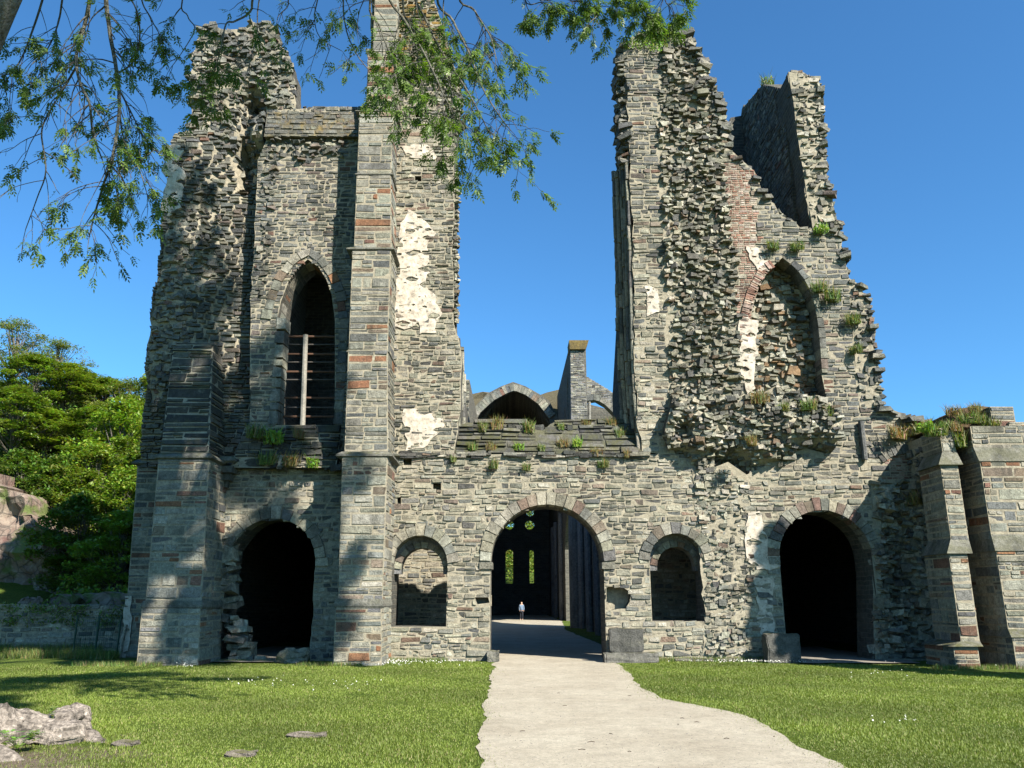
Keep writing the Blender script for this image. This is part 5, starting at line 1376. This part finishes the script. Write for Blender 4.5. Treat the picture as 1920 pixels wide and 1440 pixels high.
def twig(start, d, length, r, leafy, depth=0, droop=.9):
    """drooping twig whose tip turns up, with side twigs and leaf sprays"""
    k = max(5, int(length / .09)); p = Vector(start); pts = [p.copy()]; d = Vector(d).normalized(); sp = length / k
    for i in range(k):
        t = i / k
        d = d + Vector((U(-.16, .16), U(-.16, .16), -.16 * droop if t < .72 else .30 * U(.2, 1.1)))
        d.normalize(); p = p + d * sp; pts.append(p.copy())
        if depth < 2 and R() < (.24 if depth == 0 else .14) and i > 0:
            sd_ = d + Vector((U(-1, 1), U(-.8, .8), U(-.5, .4))); twig(p, sd_, length * U(.3, .6), r * .55, leafy, depth + 1, droop)
        if R() < leafy * .30 and i > 1: add_leaf(p, d + Vector((U(-1, 1), U(-1, 1), U(-.8, .3))), U(.65, 1.05))
    tw.tube(pts, rads_(len(pts), r, max(.003, r * .35)), 4, BARKC, cap=False)
    if R() < leafy * 1.15:
        for j in range(random.choice((2, 3, 4, 5))): add_leaf(pts[-1], d + Vector((U(-1, 1), U(-1, 1), U(-.9, .5))), U(.7, 1.1))
def branch(pix, Y, r0, r1, n_tw, leafy, L=(.4, .95), hub=None, t0=.0):
    pts = [P(x, y, Y + .25 * math.sin(i * 1.3)) for i, (x, y) in enumerate(pix)]
    if hub is not None:
        h = Vector(hub); pts = [h, h.lerp(pts[0], .6) + Vector((0, 0, .3))] + pts
    cr = path_cr(pts, 6); tw.tube(cr, rads_(len(cr), r0, r1), 7, (.17, .165, .13))
    i0 = 12 if hub is not None else 0
    for i in range(n_tw):
        k = int(lerp(i0 + (len(cr) - i0) * t0, len(cr) - 2, R() ** .8)); q = cr[k]; d = (cr[min(len(cr) - 1, k + 1)] - cr[k]).normalized()
        sd_ = d * .5 + Vector((U(-1, 1), U(-.9, .9), U(-.4, .35)))
        twig(q, sd_, U(*L), lerp(r0, r1, k / len(cr)) * .32 + .003, leafy)
    twig(cr[-1], (cr[-1] - cr[-2]), U(*L) * .6, r1 * .8, leafy)
H1 = p[40]; H2 = p[48]; H3 = p[54]
Y1 = 8.6
branch([(198, -30), (206, 60), (218, 130), (224, 200), (212, 290), (196, 340), (178, 400), (168, 440)], Y1, .035, .008, 36, .62, (.3, .75), H1)
branch([(172, -30), (158, 50), (143, 105), (150, 155), (168, 195), (174, 250), (192, 300)], Y1 - .3, .032, .007, 28, .5, (.3, .7), H1)
branch([(146, 120), (118, 168), (90, 215), (78, 250), (86, 320), (70, 370), (48, 430)], Y1 - .2, .014, .005, 20, .25, (.3, .65))
branch([(214, 140), (248, 118), (262, 70), (256, 20), (235, -20)], Y1 + .2, .012, .008, 8, .6, (.3, .6))
branch([(222, 165), (248, 215), (272, 262), (305, 295)], Y1 + .1, .012, .005, 20, .6, (.3, .55))
branch([(224, 200), (232, 260), (262, 320), (280, 380)], Y1, .012, .004, 18, .6, (.3, .6))
branch([(85, -20), (60, 60), (40, 110), (20, 140), (-10, 180)], Y1 + .4, .02, .006, 14, .8, (.3, .6), H1)
branch([(120, -20), (110, 40), (90, 90), (60, 120)], Y1 + .5, .02, .006, 14, .9, (.3, .6), H1)
branch([(262, -20), (280, 30), (300, 70), (290, 110)], Y1 + .4, .014, .005, 12, .8, (.25, .5), H1)
branch([(480, -30), (470, 20), (440, 40), (424, 45), (414, 90), (396, 150), (372, 190)], Y1 + .8, .022, .005, 16, .55, (.3, .6), H2)
branch([(490, -20), (482, 60), (470, 110), (460, 150)], Y1 + 1, .014, .004, 10, .7, (.3, .6), H2)
branch([(545, -30), (540, 10), (522, 30), (518, 55)], Y1 + 1.2, .016, .004, 4, .4, (.2, .4), H2)
branch([(348, -20), (352, 30), (365, 55), (340, 100), (318, 130)], Y1 + .8, .014, .004, 10, .6, (.3, .5), H2)
branch([(645, -30), (648, 50), (668, 100), (690, 130), (705, 150)], Y1 + 1, .016, .004, 14, .6, (.3, .6), H2)
branch([(600, -30), (590, 30), (600, 70), (640, 95)], Y1 + 1, .014, .004, 10, .6, (.3, .6), H2)
for k, pix in enumerate(([(720, -40), (760, 40), (790, 90), (815, 140), (835, 185), (858, 235)], [(770, -40), (800, 40), (830, 100), (870, 160), (898, 210), (920, 255)],
                         [(820, -40), (850, 40), (880, 100), (905, 165), (935, 215), (958, 245)], [(700, -30), (712, 50), (735, 110), (745, 160)],
                         [(760, -30), (775, 60), (790, 150), (800, 200)], [(860, -40), (890, 20), (920, 70), (930, 110)])):
    branch(pix, Y1 + .6 + .25 * (k % 3), .024, .006, 19, .95, (.35, .85), H3 if k > 1 else H2)
branch([(835, -30), (842, 120), (848, 200), (852, 270)], Y1 + 1.0, .012, .004, 12, .9, (.3, .5), H3)
for pix in ([(980, -30), (1020, 5), (1060, 18)], [(1060, -30), (1105, -5), (1120, 25), (1108, 40)], [(1000, -30), (1060, -10), (1090, 5)], [(1175, -30), (1200, 10), (1215, 30)], [(1240, -30), (1262, 5)], [(1120, -40), (1150, -10), (1175, 0)]):
    branch(pix, Y1 + 1.2, .014, .005, 13, 1.3, (.2, .45), H3)
# the crown high above and behind the viewpoint (it throws the dappled shade)
rng2 = random.Random(4)
crownV = MB()
def crownclump(c, r, n, s=.11):
    for i in range(n):
        d = Vector((rng2.gauss(0, 1), rng2.gauss(0, 1), rng2.gauss(0, 1))).normalized() * r * rng2.random() ** .5
        q = Vector(c) + d; u = Vector((rng2.uniform(-1, 1), rng2.uniform(-1, 1), rng2.uniform(-.6, .3))).normalized() * s; w_ = u.cross(Vector((rng2.uniform(-.4, .4), rng2.uniform(-.4, .4), 1))).normalized() * s * .4
        g_ = rng2.random(); crownV.add([tuple(q - u), tuple(q + w_), tuple(q + u), tuple(q - w_)], [(0, 1, 2, 3)], (.07 + .06 * g_, .13 + .08 * g_, .028))
def shadow_at(X, Z, Yt, t): return Vector((X, Yt, Z)) + TOSUN * t
CR = []
# masses whose shade falls on the left tower, the foot of the middle buttress and the lawn at left
for i in range(120):
    X = rng2.uniform(-13.5, -7.0); Z = rng2.uniform(-1.5, 12.0)
    if Z > 8 and X > -9.5 and rng2.random() < .7: continue
    CR.append((shadow_at(X, Z, 25, rng2.uniform(23, 29)), rng2.uniform(.35, .8)))
for i in range(42): CR.append((shadow_at(rng2.uniform(-13, -9.2), rng2.uniform(8, 16.5), 25, rng2.uniform(22, 27)), rng2.uniform(.25, .55)))
for i in range(60): CR.append((shadow_at(rng2.uniform(-13.5, -6.6), rng2.uniform(-1, 8.5), 25, rng2.uniform(23, 29)), rng2.uniform(.25, .6)))
for i in range(22): CR.append((shadow_at(rng2.uniform(-6.5, -4.8), rng2.uniform(-1, 5.5), 24, rng2.uniform(23, 28)), rng2.uniform(.2, .42)))
for i in range(46): CR.append((shadow_at(rng2.uniform(-17, -8.5), 0, rng2.uniform(14, 21), rng2.uniform(20, 26)), rng2.uniform(.4, .85)))
for i in range(46): CR.append((shadow_at(rng2.uniform(-23, -13), rng2.uniform(0, 1.6), 30, rng2.uniform(27, 32)), rng2.uniform(.5, .9)))
for c, r in CR:
    if c.z / max(.1, c.y) < .9: continue
    crownclump(c, r, int(760 * r * r) + 40)
brm = MB()
for c, r in CR[::2]:
    h = min((p[44], p[52], p[60], second[-1], third[-1], third[-10]), key=lambda q: (q - c).length)
    brm.tube(path_cr([h, h.lerp(c, .5) + Vector((0, 0, .5)), c], 4), rads_(9, .05, .015), 5, BARKC)
parts.append(crownV.build('crown', M_LEAF)); parts.append(brm.build('upper_branches', M_BARK))
parts.append(tw.build('branches', M_BARK))
lv = fastmesh('leaves', np.concatenate(leafV), np.concatenate(leafF), np.concatenate(leafC), M_LEAF); parts.append(lv)
rebase(parts, AT)
# sprig of leaves by the root
def sprig(name, label, px, py, n, r, s, cols):
    m = MB(); rg = random.Random(px); q = GR(px, py)
    for i in range(n):
        a = rg.uniform(0, 6.28); rr1 = r * rg.random() ** .5; c = Vector((math.cos(a) * rr1, math.sin(a) * rr1 * .6, rg.uniform(.05, .2)))
        m.add([(0, 0, 0), (.006, 0, 0), tuple(c)], [(0, 1, 2)], cols[0])
        for k in range(3):
            b = a + k * 2.1; u = Vector((math.cos(b), math.sin(b), rg.uniform(-.2, .4))) * s; w_ = u.cross(Vector((0, 0, 1))).normalized() * s * .5
            m.add([tuple(c), tuple(c + u * .5 + w_), tuple(c + u), tuple(c + u * .5 - w_)], [(0, 1, 2, 3)], tuple(x * rg.uniform(.7, 1.3) for x in rg.choice(cols)))
    o = m.build(name, M_LEAF); o.location = q; tag(o, label, 'plant'); return o
sprig('ground_plant', 'small bright green leafy plant growing in front of the tree root', 30, 1412, 46, .26, .06, [(.17, .27, .05), (.12, .2, .04)]).location.z = .05
sprig('weed_sprout', 'slender green sprout rising behind the tree root', 92, 1385, 10, .05, .05, [(.17, .24, .06)]).location.z = .2

# ------------------------------------------------------------------ hillside: retaining wall, fence, rock, trees
rw = empty('retaining_wall', 'low dark rubble retaining wall overgrown with ivy at the left', 'wall', (-18, 30, 0))
m1, m2 = MB(), MB(); wp = [(-26, -.2), (-13.2, -.2), (-13.2, 1.5), (-18, 1.6), (-26, 1.55)]
slab(m1, wp, [], frontmap(30.2), .8); courses(m2, wp, [], frontmap(30.2), 'wall', wav=.08)
iv = MB(); rg = random.Random(8)
for i in range(70):
    x = rg.uniform(-22, -13.3); leafcloud(iv, (x, 30.0 + rg.uniform(-.05, .25), rg.choice((1.5, 1.45, 1.3, 1.0))), rg.uniform(.3, .6), .14, rg.uniform(.12, .3), 42, .06, GREENS[:3], rg, .4)
rebase([m1.build('wall_core', M_MORTAR), m2.build('wall_face', M_STONE), iv.build('ivy', M_LEAF)], rw)
fe = empty('wire_fence', 'dark green wire mesh fence panel in front of the retaining wall', 'fence', (-14.5, 27.5, 0))
f1 = MB(); f2 = MB()
xa, xb_ = P(140, 1200, 28).x, P(222, 1200, 28).x
fp = []
for i in range(3):
    x = lerp(xa, xb_, i / 2); pb_ = MB(); pb_.tube([(x, 28, 0), (x, 28, 1.25)], .03, 8, (.05, .10, .07)); fp.append(pb_.build('post', M_TINT))
for i in range(22): x = lerp(xa, xb_, i / 21); f2.tube([(x, 28, .02), (x, 28, 1.2)], .004, 4, (.05, .12, .08))
for i in range(9): f2.tube([(xa, 27.995, .05 + i * .14), (xb_, 27.995, .05 + i * .14)], .005, 4, (.05, .12, .08))
rebase(fp + [f2.build('mesh', M_TINT)], fe)
wpz = MB(); a0 = P(224, 1238, 26.2); wpz.tube([(a0.x, 26.2, -.1), (a0.x + .02, 26.2, .5), (a0.x + .08, 26.2, 1.0)], [.055, .05, .045], 8, (.42, .38, .30))
tag(wpz.build('wooden_post', M_BARK), 'pale weathered wooden fence post beside the foot of the left tower', 'post')
# rock outcrop
rk = MB(); YR = 41.0
rp = [P(x, y, YR) for x, y in [(-260, 1128), (-260, 880), (-60, 880), (0, 912), (30, 935), (62, 985), (100, 1022), (118, 1070), (112, 1128)]]
slab(rk, ragged([(q.x, q.z) for q in rp], .35, .5, 3), [], frontmap(YR), 4, lambda u, v: 1.3 * N(u, v, 1, .45) + .6 * N(u, v, 2, 1.3) + .25 * N(u, v, 3, 3.2) - .35 * (v - 3), .32, rough=.10)
tag(rk.build('rock_outcrop', M_ROCK), 'bare reddish and grey rock face on the wooded hillside at left', 'rock')
for (px, py, Y, r, lab) in ((122, 1128, 33, .55, 'pale rounded boulder on top of the bank above the retaining wall'), (58, 1132, 32, .4, 'low flat boulder on the grass bank at far left')):
    q = P(px, py, Y); o = block_stone('bank_boulder', lab, px, py, Y, r * 1.7, r, r * .8, (.42, .36, .28), 'boulders on the bank', rough=.35, mat=M_ROCK, z=hgt(q.x, Y) - .05)
bk = MB(); q0, q1 = P(140, 1130, 33.5), P(236, 1130, 33.5)
slab(bk, ragged([(q0.x, 1.2), (q1.x + 1, 1.2), (q1.x + 1, 2.05), (q0.x + .3, 2.0)], .08, .2, 4), [], frontmap(33.5), 1, lambda u, v: .12 * N(u, v, 1, 2), .2)
tag(bk.build('rubble_bank', M_ROCK), 'sunlit pale rubble bank between the trees and the retaining wall', 'bank')

def make_tree(seed, H, cr, cols, nclump, nleaf, ls, trunkcol=(.2, .18, .15), sparse=1.0, low=.25):
    rg = random.Random(seed); t = MB(); c = MB()
    base = Vector((0, 0, -.3)); top = Vector((rg.uniform(-.6, .6), rg.uniform(-.4, .4), H * .82))
    tp = path_cr([base, base.lerp(top, .4) + Vector((rg.uniform(-.4, .4), 0, 0)), top], 6); t.tube(tp, rads_(len(tp), H * .022, .03), 7, trunkcol)
    for i in range(nclump):
        z = H * lerp(low, 1.0, rg.random() ** .8); f = math.sin(math.pi * min(1, max(.12, (z / H - low + .12) / (1.1 - low)))) ** .6
        a = rg.uniform(0, 6.283); rr2 = cr * f * rg.uniform(.35, 1.0); q = Vector((math.cos(a) * rr2, math.sin(a) * rr2, z))
        k = min(len(tp) - 1, int((z / H) * .75 * len(tp))); t.tube([tp[k], tp[k].lerp(q, .5) + Vector((0, 0, -.1)), q], [H * .006, H * .004, .012], 4, trunkcol, cap=False)
        r = cr * rg.uniform(.16, .34); sh = rg.uniform(.7, 1.25); cc = [tuple(x * sh for x in col) for col in cols]
        for j in range(int(nleaf * sparse)):
            d = Vector((rg.gauss(0, 1), rg.gauss(0, 1), rg.gauss(0, .55))); d = d.normalized() * rg.random() ** .33; s = ls * rg.uniform(.6, 1.3)
            l = q + Vector((d.x * r, d.y * r, d.z * r * .62 - .1 * r * d.x * d.x))
            u = Vector((rg.uniform(-1, 1), rg.uniform(-1, 1), rg.uniform(-.7, .3))).normalized() * s; w_ = u.cross(Vector((rg.uniform(-.5, .5), rg.uniform(-.5, .5), 1))).normalized() * s * .5
            c.add([tuple(l - u), tuple(l + w_), tuple(l + u), tuple(l - w_)], [(0, 1, 2, 3)], tuple(x * rg.uniform(.75, 1.25) for x in rg.choice(cc)))
    return t, c
GR1 = [(.11, .17, .022), (.15, .21, .03), (.08, .13, .02)]; GR2 = [(.14, .20, .028), (.175, .23, .034), (.11, .16, .025)]; GR3 = [(.15, .19, .05), (.19, .21, .07), (.12, .16, .04)]; GR4 = [(.06, .11, .016), (.09, .14, .02)]
kinds = [make_tree(11, 10, 3.6, GR1, 90, 150, .15), make_tree(12, 12, 3.4, GR2, 100, 150, .14), make_tree(13, 11, 3.8, GR3, 85, 120, .13, sparse=.6), make_tree(14, 7, 3.4, GR4, 80, 140, .15, low=.05), make_tree(15, 9, 3.2, [(.14, .215, .025), (.17, .25, .032)], 80, 160, .14, low=.1)]
kobj = {}
# (px of trunk, top py, Y, kind, label)
TREES = [(15, 668, 58, 0, 'dense green tree filling the slope at the left edge beneath the twiggy crowns'), (85, 684, 60, 1, 'yellow green tree under the sparse twiggy tree on the skyline'), (165, 712, 62, 0, 'dense green tree on the skyline between the twiggy trees'), (-30, 600, 62, 2, 'tall thin crowned tree with bare twigs at the left edge of the skyline'), (60, 640, 66, 2, 'sparse tree whose twiggy crown rises highest on the hill'), (120, 700, 66, 0, 'rounded green tree below the skyline right of the sparse tree'),
 (205, 712, 60, 2, 'light twiggy tree on the skyline nearest the left tower'), (255, 705, 58, 1, 'pale green tree on the skyline touching the left tower edge'), (-10, 730, 52, 0, 'broad green tree at the left edge below the skyline'),
 (60, 770, 54, 1, 'yellow green tree in the middle of the hillside'), (150, 765, 55, 0, 'dense green tree in the middle of the slope'), (200, 752, 50, 4, 'bright green young tree standing out on the slope'), (250, 790, 48, 1, 'light green tree in front of the tower edge on the upper slope'),
 (20, 850, 47, 3, 'dark leafy tree above the bare rock'), (100, 860, 46, 3, 'dark green tree right of the bare rock'), (165, 840, 46, 1, 'tall pale stemmed tree right of the dark trees'), (225, 880, 42, 4, 'bright green low branched tree beside the left tower'),
 (150, 930, 41, 3, 'dark green bush filling the gap right of the rock'), (235, 960, 38, 4, 'leafy bright green tree with low boughs by the tower foot'), (285, 830, 45, 0, 'green tree half hidden behind the left tower'), (130, 905, 46, 0, 'green tree on the slope just above the rock shoulder'),
 (290, 930, 40, 1, 'light green tree behind the outer buttress of the left tower'), (195, 1010, 40, 3, 'dark bush low on the bank beneath the bright tree')]
for i, (px, top, Y, k, lab) in enumerate(TREES):
    X = P(px, 1000, Y).x; zb = hgt(X, Y); zt_ = P(px, top, Y).z; H0 = (10, 12, 11, 7, 9)[k]; s = max(.25, (zt_ - zb) / H0)
    if s > 1.5: zb += (s - 1.25) * H0 * .5; s = (zt_ - zb) / H0
    o = empty('hillside_tree', lab, 'tree', (X, Y, zb), 'trees on the wooded hillside')
    if k not in kobj:
        kobj[k] = (kinds[k][0].build('trunk', M_BARK, o), kinds[k][1].build('crown', M_LEAF, o))
    else:
        for src in kobj[k]: c = src.copy(); COL.objects.link(c); c.parent = o
    o.scale = (max(s, .75), max(s, .75), s); o.rotation_euler = (0, 0, i * 1.7)
# dense undergrowth covering the slope
un = MB(); rg = random.Random(77)
for i in range(620):
    px = rg.uniform(-40, 300); Y = rg.uniform(33.5, 66); X = P(px, 1000, Y).x; z = hgt(X, Y)
    if px < 135 and Y < 43: continue
    r = rg.uniform(.5, 1.3) * (Y / 50); leafcloud(un, (X, Y, z + r * .4), r * 1.2, r, r * .8, 45, .13, rg.choice((GR1, GR2, GR4, GR1)), rg)
tag(un.build('undergrowth', M_LEAF), 'dense green undergrowth covering the slope between the hillside trees', 'undergrowth', kind='stuff')
# greenery beyond the choir windows
bg_ = MB()
for i in range(420):
    X, Y = rg.uniform(-4, 6), rg.uniform(116, 126); leafcloud(bg_, (X, Y, hgt(X, Y) + rg.uniform(3, 17)), 1.6, 1.3, 1.4, 60, .22, GR2, rg)
tag(bg_.build('far_foliage', M_LEAF), 'bright green foliage seen through the choir windows beyond the nave', 'foliage', kind='stuff')
# columnar tree outside the frame at right whose shade lies on the right doorway
t_, c_2 = make_tree(31, 12.4, 1.0, GR4, 200, 220, .13, low=.04)
o = empty('columnar_tree', 'narrow dark evergreen tree standing right of the yard', 'tree', (14.95, 17.0, 0)); t_.build('trunk', M_BARK, o); c_2.build('crown', M_LEAF, o)

# ------------------------------------------------------------------ the visitor in the nave
def person():
    g = P(978, 1153, 74); base = Vector((g.x, 74, 0)); k = 1.72
    root = empty('person', 'person in a light blue jacket and dark trousers standing on the path in the nave', 'person', base)
    def skin(name, verts, edges, rads, mat, rootv=0):
        me = bpy.data.meshes.new(name); me.from_pydata(verts, edges, []); o = bpy.data.objects.new(name, me); COL.objects.link(o); o.parent = root
        md = o.modifiers.new('skin', 'SKIN'); 
        for i, r in enumerate(rads): me.skin_vertices[0].data[i].radius = r if hasattr(r, '__len__') else (r, r)
        me.skin_vertices[0].data[rootv].use_root = True
        sbm = o.modifiers.new('sub', 'SUBSURF'); sbm.levels = 1; sbm.render_levels = 2; me.materials.append(mat); return o
    def flat(name, c):
        m, t, out = new_mat(name); finish(t, out, c, None, .8, .2); return m
    root.scale = (.92, .92, .92)
    body = [(0, 0, .93), (0, 0, 1.15), (0, 0, 1.38), (0, 0, 1.50), (0, -.01, 1.60), (0, -.015, 1.70), (.17, 0, 1.40), (.22, .02, 1.13), (.20, -.06, .90), (.20, -.08, .80), (-.17, 0, 1.40), (-.22, .02, 1.13), (-.20, -.04, .90), (-.20, -.06, .80),
            (.09, 0, .88), (.10, -.02, .50), (.10, .03, .09), (.11, -.14, .04), (-.09, 0, .88), (-.10, .02, .50), (-.10, .05, .09), (-.11, -.11, .04)]
    be = [(0, 1), (1, 2), (2, 3), (3, 4), (4, 5), (2, 6), (6, 7), (7, 8), (8, 9), (2, 10), (10, 11), (11, 12), (12, 13), (0, 14), (14, 15), (15, 16), (16, 17), (0, 18), (18, 19), (19, 20), (20, 21)]
    br_ = [.14, .13, .15, .06, .09, .075, .06, .045, .032, .025, .06, .045, .032, .025, .085, .06, .045, .035, .085, .06, .045, .035]
    me = bpy.data.meshes.new('body'); me.from_pydata(body, be, []); o = bpy.data.objects.new('body', me); COL.objects.link(o); o.parent = root
    bm = bmesh.new(); bm.from_mesh(me); lay = bm.verts.layers.skin.verify(); bm.verts.ensure_lookup_table()
    for i, v in enumerate(bm.verts): v[lay].radius = (br_[i], br_[i] * .8); v[lay].use_root = (i == 0)
    bm.to_mesh(me); bm.free(); o.modifiers.new('skin', 'SKIN'); s_ = o.modifiers.new('sub', 'SUBSURF'); s_.levels = 1; s_.render_levels = 2; me.materials.append(flat('skin_tone', (.45, .29, .21)))
    def shell_part(name, vs, es, rs, mat):
        me = bpy.data.meshes.new(name); me.from_pydata(vs, es, []); o = bpy.data.objects.new(name, me); COL.objects.link(o); o.parent = root
        bm = bmesh.new(); bm.from_mesh(me); lay = bm.verts.layers.skin.verify(); bm.verts.ensure_lookup_table()
        for i, v in enumerate(bm.verts): v[lay].radius = (rs[i], rs[i] * .85); v[lay].use_root = (i == 0)
        bm.to_mesh(me); bm.free(); o.modifiers.new('skin', 'SKIN'); s_ = o.modifiers.new('sub', 'SUBSURF'); s_.levels = 1; s_.render_levels = 2; me.materials.append(mat)
    shell_part('jacket', [(0, 0, .86), (0, 0, 1.15), (0, 0, 1.42), (.17, 0, 1.41), (.225, .02, 1.13), (.205, -.05, .91), (-.17, 0, 1.41), (-.225, .02, 1.13), (-.205, -.04, .91)], [(0, 1), (1, 2), (2, 3), (3, 4), (4, 5), (2, 6), (6, 7), (7, 8)], [.19, .17, .17, .085, .07, .055, .085, .07, .055], flat('pale_blue_cloth', (.12, .17, .24)))
    shell_part('trousers', [(0, 0, .9), (.09, 0, .82), (.10, -.02, .50), (.10, .03, .12), (-.09, 0, .82), (-.10, .02, .50), (-.10, .05, .12)], [(0, 1), (1, 2), (2, 3), (0, 4), (4, 5), (5, 6)], [.15, .105, .08, .065, .105, .08, .065], flat('dark_cloth', (.02, .022, .03)))
    shell_part('hair', [(0, .02, 1.63), (0, .02, 1.73)], [(0, 1)], [.085, .085], flat('dark_hair', (.04, .03, .02)))
person()

def pebbles():
    rg = random.Random(41); m = MB(); k = 0
    while k < 2600:
        y = 6.8 + 17 * rg.random() ** 1.6; x = rg.uniform(-2.5, 8)
        if not inside((x, y), ppoly): continue
        k += 1; r = rg.uniform(.004, .011) * (1 + .5 * (rg.random() < .05)); c = rg.uniform(.12, .42)
        m.add([(x + r * math.cos(a) * rg.uniform(.7, 1.2), y + r * math.sin(a) * rg.uniform(.7, 1.2), .009) for a in (0, 1.57, 3.14, 4.71)] + [(x, y, .010 + r * .7)], [(0, 1, 4), (1, 2, 4), (2, 3, 4), (3, 0, 4)], (c, c * .93, c * .8))
    for i in range(46):          # dead twigs and leaves on the gravel
        y = 6.8 + 12 * rg.random(); x = rg.uniform(-1.8, 5)
        if not inside((x, y), ppoly): continue
        a = rg.uniform(0, 3.14); l = rg.uniform(.03, .10); m.tube([(x, y, .014), (x + math.cos(a) * l * .5, y + math.sin(a) * l * .5, .02), (x + math.cos(a + .3) * l, y + math.sin(a + .3) * l, .014)], .004, 4, (.10, .07, .05))
    tag(m.build('gravel', M_TINT), 'loose pebbles and dead twigs scattered on the pale path', 'gravel', kind='stuff')
pebbles()
